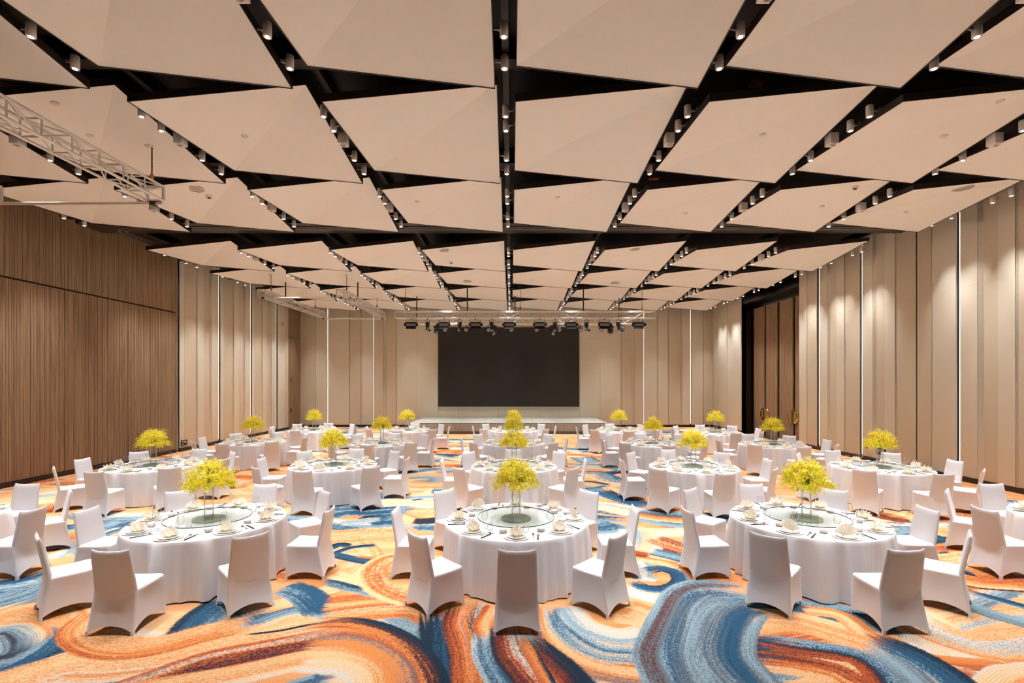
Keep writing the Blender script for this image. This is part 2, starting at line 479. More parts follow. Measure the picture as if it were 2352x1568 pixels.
def paint(zone, pts, hw, pal, seed):
    xs, ys, rgb, su = zone
    P = spline(pts) if len(pts) > 2 else np.array(pts, float)
    x0, y0 = P.min(0) - hw * 1.15 - .15; x1, y1 = P.max(0) + hw * 1.15 + .15
    i0, i1 = np.searchsorted(xs, [x0, x1]); j0, j1 = np.searchsorted(ys, [y0, y1])
    if i1 - i0 < 1 or j1 - j0 < 1: return
    X, Y = np.meshgrid(xs[i0:i1], ys[j0:j1])
    best = np.full(X.shape, 1e9); U = np.zeros(X.shape); T = np.zeros(X.shape)
    acc = 0.0
    seglen = np.hypot(*(P[1:] - P[:-1]).T); total = seglen.sum()
    for k in range(len(P) - 1):
        a = P[k]; d = P[k + 1] - a; L = seglen[k]
        if L < 1e-6: continue
        dx = X - a[0]; dy = Y - a[1]
        t = (dx * d[0] + dy * d[1]) / (L * L)
        lo = -hw / L if k == 0 else 0.0; hi = 1 + hw / L if k == len(P) - 2 else 1.0
        tc = np.clip(t, lo, hi)
        ex = dx - d[0] * tc; ey = dy - d[1] * tc
        ds = ex * ex + ey * ey
        m = ds < best
        best[m] = ds[m]
        U[m] = (np.sign(d[0] * dy - d[1] * dx) * np.sqrt(ds))[m]
        T[m] = (acc + tc * L)[m]
        acc += L
    u = U / hw
    fine = value_noise(U * 56 + 50, T * 1.1 + 50, seed)
    mid = value_noise(U * 11 + 50, T * .45 + 50, seed + 7)
    broad = value_noise(U * 2.2 + 50, T * .8 + 50, seed + 13)
    nrng = np.random.default_rng(seed)
    grain = nrng.random(U.shape, dtype=np.float32)
    q = (u * .5 + .5) + (fine - .5) * .36 + (mid - .5) * .34 + (broad - .5) * .34 + (grain - .5) * .30
    cols = np.array([PAL[c] for c in pal])
    if len(cols) == 1: cols = np.vstack([cols, cols])
    s = np.clip(q, 0, .9999) * (len(cols) - 1)
    i = np.minimum(s.astype(int), len(cols) - 2); fr = (s - i)[..., None]
    fr = fr * fr * (3 - 2 * fr)
    c = cols[i] * (1 - fr) + cols[i + 1] * fr
    edge = np.clip((1.0 - np.abs(u) + (mid - .5) * .14 + (grain - .5) * .10 + (fine - .5) * .1) / .14, 0, 1)
    rag = .12 + .75 * fine * mid + .25 * (grain - .5) * fine
    ext = min(.06 * total, .75 * hw)
    e0 = np.clip((T + ext) / (rag * total * .45 + 1e-6), 0, 1)
    e1 = np.clip((total + ext - T) / (rag * total * .45 + 1e-6), 0, 1)
    al = (edge * np.minimum(e0, e1))[..., None]
    al = al * al * (3 - 2 * al)
    sub = rgb[j0:j1, i0:i1]
    rgb[j0:j1, i0:i1] = sub * (1 - al) + c * al
    ss = su[j0:j1, i0:i1]
    su[j0:j1, i0:i1] = np.where(al[..., 0] > .5, U + seed * .37, ss)

def random_strokes(rng):
    out = []
    pals = ['POPP', 'OPRO', 'LGBL', 'PWPW', 'PORO', 'LGLP', 'LBN', 'GLWP', 'POPLP', 'POPO', 'WLBL', 'OPPO']
    for _ in range(340):
        x = rng.uniform(-13, 12.5); y = rng.uniform(2.5, 31)
        a = rng.gauss(0, .45) + (pi if rng.random() < .5 else 0)
        k = rng.gauss(0, .45); n = 5; L = rng.uniform(.35, .95)
        pts = [(x, y)]
        for i in range(n):
            a += k * L
            x += cos(a) * L; y += sin(a) * L * .9
            pts.append((round(x, 2), round(y, 2)))
        out.append((pts, rng.uniform(.16, .46), rng.choice(pals)))
    return out

def carpet():
    zones = []
    for (x0, x1, y0, y1, st) in ((XL, XR, YF, 3.9, .12), (-7.0, 7.0, 3.9, 6.2, .0115), (XL, -7.0, 3.9, 6.2, .08), (7.0, XR, 3.9, 6.2, .08), (-9.8, 9.8, 6.2, 9.0, .019), (XL, -9.8, 6.2, 9.0, .08), (9.8, XR, 6.2, 9.0, .08),
                                 (XL, XR, 9.0, 16.0, .038), (XL, XR, 16.0, YB, .075)):
        xs = np.linspace(x0, x1, int(round((x1 - x0) / st)) + 1); ys = np.linspace(y0, y1, int(round((y1 - y0) / st)) + 1)
        X, Y = np.meshgrid(xs, ys)
        n = value_noise(X * .8 + 90, Y * .9 + 90, 3) * .6 + value_noise(X * 2 + 90, Y * 9 + 90, 4) * .4
        n = np.clip(n * 1.6 - .35, 0, 1)[..., None]
        rgb = PAL['P'] * (1 - n) + PAL['O'] * n
        zones.append((xs, ys, rgb, Y * 1.0))
    rng = random.Random(11)
    allst = random_strokes(rng) + STROKES
    for z in zones:
        for i, (pts, hw, pal) in enumerate(allst):
            paint(z, pts, hw, pal, i + 1)
    co = []; fc = []; cl = []; sv = []; k = 0
    for xs, ys, rgb, su in zones:
        X, Y = np.meshgrid(xs, ys)
        co.append(np.stack([X.ravel(), Y.ravel(), np.zeros(X.size)], 1))
        cl.append(rgb.reshape(-1, 3)); sv.append(su.ravel())
        nx, ny = len(xs), len(ys)
        idx = (np.arange(ny - 1)[:, None] * nx + np.arange(nx - 1)[None, :]).ravel() + k
        fc.append(np.stack([idx, idx + 1, idx + nx + 1, idx + nx], 1))
        k += nx * ny
    co = np.concatenate(co); fc = np.concatenate(fc); cl = np.concatenate(cl); sv = np.concatenate(sv)
    me = bpy.data.meshes.new('floor')
    me.vertices.add(len(co)); me.vertices.foreach_set('co', co.astype(np.float32).ravel())
    me.loops.add(fc.size); me.loops.foreach_set('vertex_index', fc.astype(np.int32).ravel())
    me.polygons.add(len(fc)); me.polygons.foreach_set('loop_start', np.arange(0, fc.size, 4, dtype=np.int32))
    me.update(calc_edges=True)
    a = me.attributes.new('col', 'FLOAT_COLOR', 'POINT')
    a.data.foreach_set('color', np.concatenate([cl, np.ones((len(cl), 1))], 1).astype(np.float32).ravel())
    b = me.attributes.new('bristle', 'FLOAT', 'POINT')
    b.data.foreach_set('value', sv.astype(np.float32))
    m = bpy.data.materials.new('carpet'); m.use_nodes = True
    nt = m.node_tree; bs = nt.nodes['Principled BSDF']
    at = nt.nodes.new('ShaderNodeAttribute'); at.attribute_name = 'col'
    br = nt.nodes.new('ShaderNodeAttribute'); br.attribute_name = 'bristle'
    sn = nt.nodes.new('ShaderNodeMath'); sn.operation = 'MULTIPLY'; sn.inputs[1].default_value = 2 * pi / .024
    s2 = nt.nodes.new('ShaderNodeMath'); s2.operation = 'SINE'
    nt.links.new(br.outputs['Fac'], sn.inputs[0]); nt.links.new(sn.outputs[0], s2.inputs[0])
    tc = nt.nodes.new('ShaderNodeTexCoord')
    nz = nt.nodes.new('ShaderNodeTexNoise'); nz.inputs['Scale'].default_value = 95; nz.inputs['Detail'].default_value = 3
    nt.links.new(tc.outputs['Object'], nz.inputs['Vector'])
    nl = nt.nodes.new('ShaderNodeTexNoise'); nl.inputs['Scale'].default_value = 2.2; nl.inputs['Detail'].default_value = 3
    nt.links.new(tc.outputs['Object'], nl.inputs['Vector'])
    am = nt.nodes.new('ShaderNodeMapRange'); am.inputs[1].default_value = .42; am.inputs[2].default_value = .62
    am.inputs[3].default_value = 0; am.inputs[4].default_value = .20
    nt.links.new(nl.outputs['Fac'], am.inputs[0])
    li = nt.nodes.new('ShaderNodeMath'); li.operation = 'MULTIPLY'
    nt.links.new(s2.outputs[0], li.inputs[0]); nt.links.new(am.outputs[0], li.inputs[1])
    sp = nt.nodes.new('ShaderNodeMapRange'); sp.inputs[1].default_value = .3; sp.inputs[2].default_value = .7
    sp.inputs[3].default_value = .72; sp.inputs[4].default_value = 1.28
    nt.links.new(nz.outputs['Fac'], sp.inputs[0])
    ad = nt.nodes.new('ShaderNodeMath'); ad.operation = 'ADD'
    nt.links.new(sp.outputs[0], ad.inputs[0]); nt.links.new(li.outputs[0], ad.inputs[1])
    sc = nt.nodes.new('ShaderNodeVectorMath'); sc.operation = 'SCALE'
    nt.links.new(at.outputs['Color'], sc.inputs[0]); nt.links.new(ad.outputs[0], sc.inputs['Scale'])
    nt.links.new(sc.outputs[0], bs.inputs['Base Color'])
    bs.inputs['Roughness'].default_value = .95; bs.inputs['Specular IOR Level'].default_value = .1
    bp = nt.nodes.new('ShaderNodeBump'); bp.inputs['Strength'].default_value = .25; bp.inputs['Distance'].default_value = .006
    nt.links.new(nz.outputs['Fac'], bp.inputs['Height']); nt.links.new(bp.outputs[0], bs.inputs['Normal'])
    me.materials.append(m)
    return tag(put('floor', me), 'ballroom carpet with sweeping orange, cream and blue brush strokes', kind='structure')
carpet()

# ------------------------------------------------------------------ ceiling: black void with folded hanging panels
PX, CORN = .687, ((.014, -.72, 1.0), (.637, -.695, 1.075), (.633, 0.0, 1.0), (.016, -.05, 1.043))
TIPS = [.876, 1.669, 2.462, 3.256, 4.40, 5.19, 5.99, 6.78]       # far corner of each panel row, in HT
cv = MB().box(XL - .3, XR + .9, YF, YB + .3, ZT, ZT + .1)
ceiling = tag(cv.build('ceiling', 'plenum'), 'black ceiling void hung with folded beige panels', kind='structure')

pc = [Vector((x * HT, y * HT, h * HT)) for x, y, h in CORN]
cen = sum(pc, Vector()) / 4
def ring(scale, dz):
    return [Vector((cen.x + (p.x - cen.x) * scale, cen.y + (p.y - cen.y) * scale, p.z + dz)) for p in pc]
lo = ring(.995, 0.0); up = ring(.995, .09)
pm = MB().add(lo + up, [(0, 3, 1), (1, 3, 2), (4, 5, 7), (5, 6, 7), (0, 1, 5, 4), (1, 2, 6, 5), (2, 3, 7, 6), (3, 0, 4, 7)])
panel_me = pm.mesh('panel'); panel_me.materials.append(MATS['panel_face'])
a0, a1, a2, a3 = ring(.9925, -.012), ring(1.0, -.012), ring(1.0, .11), ring(.9925, .11)
tm = MB()
tm.add(a0 + a1 + a2 + a3, [(r * 4 + i, r * 4 + (i + 1) % 4, ((r + 1) % 4) * 4 + (i + 1) % 4, ((r + 1) % 4) * 4 + i) for r in range(4) for i in range(4)])
trim_me = tm.mesh('edge_trim'); trim_me.materials.append(MATS['panel_edge'])
for t in TIPS:
    for k in range(-4, 4):
        loc = (PX * k * HT, t * HT, CAM_H)
        p = put('panel', panel_me, ceiling, loc)
        put('edge_trim', trim_me, p)
# black beams across each break between rows, dark soffit over the partition track
for t in TIPS:
    if t < 6.5:
        MB().box(XL, XR, t * HT + .06, t * HT + .30, 7.52, ZT).build('beam', 'plenum', ceiling)
MB().box(XL, XR, 14.75, 15.75, 7.50, ZT).build('soffit', 'plenum_brown', ceiling)
for k in range(-4, 5):
    x = (PX * k - .02) * HT
    MB().box(x - .05, x + .05, YF, YB, 7.62, ZT).build('lighting_channel', 'plenum_brown', ceiling)

# partition track that runs across the hall and turns along the left wall
tr = empty('partition_track', (0, 14.5, 7.30))
tag(tr, 'twin grey partition track crossing the ceiling and curving along the wooden wall', 'ceiling track')
def sweep(pts, w, h, m, name, par):
    mb = MB(); rows = []
    for i, p in enumerate(pts):
        d = (Vector(pts[min(i + 1, len(pts) - 1)]) - Vector(pts[max(i - 1, 0)])).normalized()
        nrm = Vector((-d.y, d.x, 0))
        c = Vector(p)
        rows.append([c + nrm * w - Vector((0, 0, h)), c + nrm * w + Vector((0, 0, h)), c - nrm * w + Vector((0, 0, h)), c - nrm * w - Vector((0, 0, h))])
    mb.grid(rows, close=True, smooth=False)
    return mb.build(name, m, par)
for off in (0.0, .16):
    R = .75 - off
    pts = [(11.9, off, 0)] + [(-11.2 - sin(i / 10 * pi / 2) * R, .75 - cos(i / 10 * pi / 2) * R, 0) for i in range(11)] + [(-11.2 - R, 2.4, 0)]
    sweep(pts, .032, .022, 'track_metal', 'rail', tr)

# small ceiling devices
def disc(r, h, m, name='cover', par=None):
    return MB().lathe([(1e-4, -h), (r * .8, -h), (r, -h * .4), (r, .01)], 20).build(name, m, par)
DEVICES = [('speaker',-7.41,11.52,7.257),('speaker',-2.28,16.45,7.155),('speaker',-1.93,21.90,7.226),('speaker',4.67,22.02,7.175),('speaker',4.12,16.48,7.207),('speaker',10.53,11.46,7.254),('detector',-7.39,12.04,7.292),('detector',-2.24,18.43,7.249),('detector',8.08,11.56,7.324),('sprinkler',-7.78,9.08,7.278),('sprinkler',-4.92,9.08,7.263),('sprinkler',4.65,9.09,7.292),('sprinkler',8.00,9.10,7.268),('sprinkler',1.13,11.98,7.237),('sprinkler',-2.32,12.14,7.192),('sprinkler',10.49,13.07,7.244),('sprinkler',8.00,12.67,7.256),('sprinkler',4.65,13.10,7.232),('sprinkler',-7.41,7.99,7.252),('sprinkler',7.98,8.03,7.308)]

near_names = {}
dev_proto = {}
for n, spec in (('speaker', (.19, .012, 'speaker_grille')), ('detector', (.075, .05, 'white_plastic')), ('sprinkler', (.06, .02, 'white_plastic'))):
    r, h, m = spec
    root = disc(r, h, m, {'speaker': 'ceiling_speaker', 'detector': 'smoke_detector', 'sprinkler': 'sprinkler_cover'}[n])
    if n == 'detector':
        MB().lathe([(1e-4, -.075), (.035, -.07), (.045, -.045)], 14).build('sensor_cap', 'fixture_grey', root)
    if n == 'speaker':
        MB().lathe([(.185, -.014), (.2, -.016), (.205, .0)], 20).build('rim', 'white_plastic', root)
    tag(root, None, {'speaker': 'speaker', 'detector': 'smoke detector', 'sprinkler': 'sprinkler'}[n])
    dev_proto[n] = root
rown = lambda y: next((ORD[i] for i, t in enumerate(TIPS[1:]) if y < t * HT + .1), 'last')
coln = lambda x: ORD[int(np.clip(math.floor(x / (PX * HT)) + 4, 0, 7))]
for n, x, y, z in DEVICES:
    nm = {'speaker': 'flat round grey speaker', 'detector': 'domed white smoke detector', 'sprinkler': 'small round sprinkler cover'}[n]
    lb = '%s, %s panel row, %s panel from the wooden wall' % (nm, rown(y), coln(x))
    if lb in near_names: lb += ', nearer the camera'
    near_names[lb] = 1
    place(dev_proto[n], USED, (x, y, z - .002), 0, lb, 'ceiling devices: ' + n)
for i, (x, y, w) in enumerate(((4.03, 8.08, 'first'), (-6.45, 11.77, 'left second'), (3.43, 11.8, 'right second'))):
    s = MB().box(x - .12, x + .12, y - .08, y + .08, 7.600, 7.612).build('warning_plate', 'sign_red')
    MB().box(x - .11, x + .11, y + .02, y + .07, 7.597, 7.602).build('white_band', 'white_plastic', s)
    MB().box(x - .02, x + .10, y - .06, y - .01, 7.597, 7.602).build('yellow_mark', 'sign_yellow', s)
    tag(s, 'small red warning plate in the ceiling void behind the %s panel row' % w, 'sign', 'red warning plates')

# spotlights in the slots between the panels
def make_spot():
    b = MB()
    b.lathe([(.030, .0), (.052, .0), (.054, .004), (.054, .178), (.048, .186), (1e-4, .186)], 18)
    b.lathe([(.046, .001), (.040, .018)], 18)
    root = b.build('ceiling_spotlight', 'lamp_shell')
    MB().lathe([(1e-4, .006), (.047, .004), (.047, .010)], 18).build('lens', 'lens', root)
    a = MB()
    a.tube((-.05, 0, .10), (-.125, 0, .10), .011, 8)
    a.tube((-.125, -.0, .10), (-.155, .02, .15), .008, 6)
    a.lathe([(1e-4, -.018), (.018, -.016), (.018, .016), (1e-4, .018)], 10, (-.07, 0, .10))
    a.build('arm', 'lamp_arm', root)
    ld = bpy.data.lights.new('lamp', 'SPOT')
    ld.energy = SPOT_W; ld.color = SPOT_COL
    ld.spot_size = radians(60); ld.spot_blend = .7; ld.shadow_soft_size = .045
    lo_ = bpy.data.objects.new('lamp', ld)
    COL.objects.link(lo_); lo_.parent = root; lo_.location = (0, 0, -.012)
    tag(root, None, 'spotlight')
    return root
spot = make_spot()
def make_box_lamp():
    root = MB().box(-.075, .075, -.09, .09, 0, .19).build('box_projector', 'lamp_shell')
    MB().lathe([(.055, .0), (.055, -.03), (.045, -.03), (.042, 0)], 16, (.01, -.02, 0)).build('snout', 'lamp_shell', root)
    MB().lathe([(1e-4, -.012), (.044, -.012)], 16, (.01, -.02, 0)).build('lens', 'fixture_glass', root)
    MB().box(-.02, .02, .05, .07, .19, .34).build('hanger', 'lamp_arm', root)
    tag(root, None, 'projector')
    return root
boxl = make_box_lamp()
ZS = CAM_H + 1.005 * HT
for ri, t in enumerate(TIPS):
    if ri == 0: continue
    rn = ['overhead'] + ['first', 'second', 'third', 'fourth', 'fifth', 'sixth', 'seventh']
    for k in range(-4, 5):
        x = (PX * k - .021) * HT
        if k == 4: x -= .0
        gn = ORD[k + 4]
        for li, (dt, side) in enumerate(((-.605, pi), (-.50, pi), (-.24, 0), (-.095, 0))):
            edge = abs(k) == 4                       # beside the walls the lamps sit higher, behind the panel edge
            place(spot, USED, (x, (t + dt + (.03 if edge else 0)) * HT, ZS + (.065 if edge else 0)), side,
                  'white cylinder spotlight, %s ceiling slot from wooden wall, %s panel row, %s lamp' % (gn, rn[ri], ORD[li]), 'cylinder spotlights in the ceiling slots')
        if k not in (0, 4, -4) and ri > 0:
            place(boxl, USED, (x, (t - .386) * HT, ZS), 0,
                  'white box-shaped projector lamp, %s ceiling slot from wooden wall, %s panel row' % (gn, rn[ri]), 'box projector lamps in the ceiling slots')

# ------------------------------------------------------------------ walls
def wall_struct(name, label):
    return lambda mb, m: tag(mb.build(name, m), label, kind='structure')

ZP0, ZP1 = .14, ZT
class Wall:
    """panels on a wall; a runs along the wall, d stands out of it into the room"""
    def __init__(s, obj, side):
        s.o = obj; s.side = side
    def slab(s, name, a0, a1, z0, z1, d0, d1, m, bev=0.0):
        a0, a1 = min(a0, a1), max(a0, a1)
        if s.side == 'R': b = MB().box(XR - d1, XR - d0, a0, a1, z0, z1)
        elif s.side == 'L': b = MB().box(XL + d0, XL + d1, a0, a1, z0, z1)
        else: b = MB().box(a0, a1, YB - d1, YB - d0, z0, z1)
        return b.build(name, m, s.o)
    def panel(s, a0, a1, d=.04, m='fabric_wall'):
        g = .0025
        z = 5.35
        s.slab('panel', a0 + g, a1 - g, ZP0, z - .0012, 0, d, m)
        s.slab('panel', a0 + g, a1 - g, z + .0012, ZP1, 0, d, m)
    def strip(s, a0, a1, d=.02):
        s.slab('accent_strip', a0 + .004, a1 - .004, .02, ZP1, 0, d, 'champagne_strip')
    def led(s, a0, a1, d=.012):
        s.slab('led_strip', a0, a1, .2, ZP1, 0, d, 'led')
    def bay(s, y):
        """one repeat, from the dark groove at y towards the camera"""
        g_ = min(.13, max(.05, .0058 * y)); y -= g_; s.led(y - .028, y, .022); y -= .028
        s.panel(y - .50, y, .022); y -= .50
        s.strip(y - .19, y, .02); y -= .19
        s.panel(y - .40, y, .03, 'fabric_warm'); y -= .40
        s.panel(y - .43, y, .055); y -= .43
        s.strip(y - .05, y, .03); y -= .05
        s.panel(y - .852 + g_, y, .03, 'fabric_warm'); y -= .852 - g_
        return y
    def short_bay(s, y):
        s.slab('dark_joint', y - .05, y, .02, ZP1, 0, .015, 'black_gloss'); y -= .05
        s.panel(y - .50, y, .03, 'fabric_warm'); y -= .50
        s.strip(y - .07, y, .02); y -= .07
        s.panel(y - .76, y, .045); y -= .76
        return y

# right wall with the recessed entrance
wr = MB().box(XR, XR + .2, YF, 21.3, 0, ZT).box(XR, XR + .2, 26.6, YB + .3, 0, ZT)
wall_right = tag(wr.build('wall_right', 'black_gap'), 'beige fabric panelled wall with dark joints and glowing light lines', kind='structure')
W = Wall(wall_right, 'R')
y = 20.06
for seq in ('b', 'b', 's', 'b', 'b', 's', 'b', 'b', 's'):
    y = W.bay(y) if seq == 'b' else W.short_bay(y)
W.panel(20.75, 21.28, .045); W.strip(20.70, 20.75, .03); W.panel(20.08, 20.70, .03, 'fabric_warm')
for a0, a1, d in ((29.75, 30.45, .03), (28.4, 29.6, .045), (27.75, 28.38, .03), (26.66, 27.73, .05)):
    W.panel(a0, a1, d)
W.strip(29.6, 29.75)
tag(MB().box(XR - .055, XR, YF, 21.28, 0, .13).box(XR - .055, XR, 26.64, YB, 0, .13).build('baseboard_right', 'skirting'), 'dark skirting along the right fabric wall', kind='structure')

# entrance: black recess, four tall wooden leaves, round gold pulls
en = MB().box(XR + .6, XR + .75, 21.1, 26.8, 0, ZT).box(XR + .0, XR + .62, 26.6, 26.75, 0, ZT).box(XR, XR + .62, 21.15, 21.3, 0, ZT)
en.box(XR + .02, XR + .62, 21.3, 26.6, 6.95, ZT)
d1 = tag(en.build('door_1', 'black_gloss'), 'tall entrance doors of ribbed wood in a black recess', kind='structure')
edges = [26.56, 25.28, 24.03, 22.70, 21.45]
for i in range(4):
    b, a = edges[i] - .10, edges[i + 1] + .10
    leaf = MB(); nfl = 14; w = (b - a) / nfl
    leaf.box(XR + .56, XR + .6, a, b, .02, 6.68)
    for j in range(nfl):
        leaf.box(XR + .548 - .004 * ((j * 7 + i) % 3), XR + .56, a + j * w + .004, a + (j + 1) * w - .012, .02, 6.68)
    lf = leaf.build('door_leaf', 'door_wood', d1)
    if i in (0, 1, 2, 3):
        # half medallion on the edge that meets its partner leaf
        s = -1 if i in (0, 2) else 1
        ey = (a if s < 0 else b)
        rows = []
        for r_, dx in ((0, .05), (.7, .055), (.92, .045), (1.0, .02), (1.0, .0)):
            row = []
            for q in range(15):
                th = -pi / 2 + pi * q / 14
                wob = 1 + .03 * cos(6 * th + 1)
                row.append((XR + .54 - dx, ey - s * cos(th) * .33 * r_ * wob, 1.13 + sin(th) * .31 * r_ * wob))
            rows.append(row)
        MB().grid(rows).build('pull_handle', 'gold', lf)
        MB().box(XR + .515, XR + .52, ey - s * .33, ey - s * .29, 1.0, 1.2).build('handle_bracket', 'steel_dark', lf)

# left wall: fluted wood, then fabric bays, then a flush wooden door
wl = MB().box(XL - .2, XL, YF, YB + .3, 0, ZT)
wall_left = tag(wl.build('wall_left', 'black_gap'), 'left wall of fluted brown wood and beige fabric panels', kind='structure')
W = Wall(wall_left, 'L')
def flutes(y0, y1, z0, z1, seed, par, name, m, d=.02, pitch=.045):
    rng = random.Random(seed)
    mb = MB().box(XL, XL + d, y0, y1, z0, z1)
    y = y0 + .004
    while y < y1 - .02:
        w = rng.choice((.03, .03, .05, .075))
        w = min(w, y1 - y - .004)
        h = rng.choice((.012, .016, .021))
        mb.box(XL + d, XL + d + h, y, y + w, z0, z1)
        y += w + .009
    return mb.build(name, m, par)
ys = [19.2 - 2.4 * i for i in range(10)]
for i in range(9):
    a, b = max(ys[i + 1], YF), ys[i]
    if b <= YF: break
    flutes(a + .006, b - .006, .14, 5.425, i, wall_left, 'wood_panel', 'wood')
    flutes(a + .006, b - .006, 5.475, ZT, i + 40, wall_left, 'wood_panel', 'wood')
W.slab('dark_joint', 19.22, 19.38, .02, ZT, 0, .02, 'black_gloss')
W.slab('metal_trim', 19.195, 19.215, .02, ZT, 0, .07, 'champagne_strip')
# bays seen from the far end
for yy in (27.52, 24.83, 22.14):
    e = W.bay(yy)
    W.panel(e - .24, e - .002, .03) if yy > 22.2 else W.panel(19.4, e - .002, .03)
W.panel(27.56, 28.35, .045); W.panel(28.36, 28.88, .03, 'fabric_warm')
tag(MB().box(XL, XL + .055, YF, 19.2, 0, .13).box(XL, XL + .055, 19.4, 28.9, 0, .13).build('baseboard_left', 'skirting'), 'dark skirting along the left wall', kind='structure')
d2 = flutes(28.92, 30.42, .02, 5.4, 77, None, 'door_2', 'wood', .05)
tag(d2, 'flush ribbed wooden door beside the stage wall', kind='structure')
flutes(28.92, 30.42, 5.44, ZT, 78, d2, 'top_panel', 'wood', .05)
MB().box(XL + .09, XL + .12, 29.0, 29.5, 3.0, 3.03).build('closer_bar', 'steel_dark', d2)
MB().box(XL + .09, XL + .13, 29.02, 29.10, 1.0, 1.2).build('lock_plate', 'fixture_black', d2)

# stage wall
wb = MB().box(XL, XR + .2, YB, YB + .2, 0, ZT)
wall_back = tag(wb.build('wall_back', 'black_gap'), 'beige fabric panelled wall behind the stage', kind='structure')
W = Wall(wall_back, 'B')
K = YB / 1130.0
bx = lambda p: (p - 1174) * K
def bp(p0, p1, d=.04, m='fabric_wall'): W.panel(bx(p0), bx(p1), d, m)
def bs_(p0, p1): W.strip(bx(p0), bx(p1))
def bl(p):
    W.led(bx(p) - .018, bx(p) + .012)
bp(690, 725, .03, 'fabric_warm'); bp(725.5, 752, .045); bl(753.2); bp(754.5, 803); bp(804, 829, .055, 'fabric_warm'); bs_(829, 833)
bp(833, 857); bl(858.5); bp(860, 881, .05, 'fabric_warm'); bs_(881, 888); bp(888, 910, .03, 'fabric_warm')
bp(1427, 1449, .03, 'fabric_warm'); bs_(1449, 1456); bp(1456, 1477, .05, 'fabric_warm'); bl(1478.7); bp(1480, 1508); bs_(1508, 1511)
bp(1511, 1534, .055); bp(1535, 1562, .03, 'fabric_warm'); bs_(1562, 1566); bp(1566, 1584.5, .045); bl(1586); bp(1587.5, 1614, .05); bp(1615, 1637, .03, 'fabric_warm')
for p0, p1 in ((911, 958), (958, 1007), (1330, 1378), (1378, 1426)): bp(p0, p1, .06)
zsb, zst = CAM_H - 53 * K, CAM_H + 128 * K
for i in range(7):
    p0 = 1007 + i * 323 / 7; p1 = p0 + 323 / 7
    W.slab('panel', bx(p0) + .005, bx(p1) - .005, .1, zsb - .05, 0, .06, 'fabric_wall')
    W.slab('panel', bx(p0) + .005, bx(p1) - .005, zst + .02, ZT, 0, .06, 'fabric_wall')
tag(MB().box(XL, bx(940), YB - .07, YB, 0, .13).box(bx(1396), XR, YB - .07, YB, 0, .13).build('baseboard_back', 'skirting'), 'dark skirting along the stage wall', kind='structure')

# LED screen of square modules
scr = empty('led_screen', ((bx(1007) + bx(1330)) / 2, YB - .07, zsb))
tag(scr, 'large black unlit video wall behind the stage', 'screen')
sw = bx(1330) - bx(1007); sh = zst - zsb
cm = MB().box(0, sw / 9 - .0003, -.06, 0, 0, sh / 5 - .0003).mesh('screen_module'); cm.materials.append(MATS['screen'])
for i in range(9):
    for j in range(5):
        put('screen_module', cm, scr, (-sw / 2 + i * sw / 9, 0, j * sh / 5))
MB().box(-sw / 2 - .02, sw / 2 + .02, -.065, .0, -.05, -.01).build('lower_trim', 'stage_top', scr)

# floor boxes of sockets on the walls
def socket_plate(loc, ydir, w, label):
    r = MB().box(-.012, .012, -w / 2, w / 2, -.11, .11).build('socket_plate', 'fixture_black', None, loc)
    for dy, dz, ww in ((-.16, .05, .10), (.02, .05, .18), (-.16, -.06, .12), (.1, -.005, .07), (.18, .0, .05)):
        MB().box(-.02, .02, dy * w * 1.9 - ww / 3, dy * w * 1.9 + ww / 3, dz - .014, dz + .014).build('socket', 'white_plastic', r)
    tag(r, label, 'socket plate', 'wall socket plates')
socket_plate((XL + .06, 19.62, .33), 1, .36, 'black socket plate low on the fabric wall beside the wooden wall')
socket_plate((XR - .06, 16.55, .40), 1, .42, 'black socket plate low on the right fabric wall')
o = MB().box(XR - .065, XR - .045, 17.2, 17.32, .42, .54).build('wall_outlet', 'fixture_black')
MB().box(XR - .068, XR - .06, 17.22, 17.30, .44, .52).build('cover', 'fixture_grey', o)
tag(o, 'small square black outlet low on the right fabric wall', 'outlet')
o = MB().box(XL + .05, XL + .12, 27.8, 28.1, 5.95, 6.25).build('wall_speaker', 'white_plastic')
MB().box(XL + .12, XL + .13, 27.83, 28.07, 5.98, 6.22).build('grille', 'speaker_grille', o)
tag(o, 'small square beige wall speaker high beside the flush wooden door', 'speaker')

# ------------------------------------------------------------------ stage
st = empty('stage', (-.14, 28.4, 0))
tag(st, 'low grey stage with pleated skirt in front of the screen', 'stage')
SX, SY0, SY1, SZ = 5.30, -2.2, 2.02, .59
for i in range(8):
    w = 2 * SX / 8
    x0 = -SX + i * w
    for j in range(2):
        h = (SY1 - SY0) / 2
        MB().box(x0 + .006, x0 + w - .006, SY0 + j * h + .004, SY0 + (j + 1) * h - .004, SZ - .05, SZ).build('deck_tile', 'stage_top', st)
MB().box(-SX, SX, SY0 - .02, SY0 + .0, SZ - .06, SZ - .004).build('edge_trim', 'stage_base', st)
rows = []
path = [(-SX, SY1)] + [(-SX, SY1 - (SY1 - SY0) * i / 40) for i in range(1, 40)] + [(-SX + 2 * SX * i / 420, SY0) for i in range(421)] + [(SX, SY0 + (SY1 - SY0) * i / 40) for i in range(1, 41)]
for z, amp in ((SZ - .05, .006), (SZ - .12, .022), (.24, .03), (.15, .03)):
    row = []
    for i, (x, y) in enumerate(path):
        o_ = .03 + amp * sin(i * 2 * pi / 4.2 + .7 * sin(i * .13))
        if abs(x) < SX - 1e-6: row.append((x, y - o_, z))
        else: row.append((x + (o_ if x > 0 else -o_), y, z))
    rows.append(row)
MB().grid(rows).build('pleated_skirt', 'stage_skirt', st)
MB().box(-SX, SX, SY0, SY1, 0, SZ - .05).build('base', 'stage_base', st)

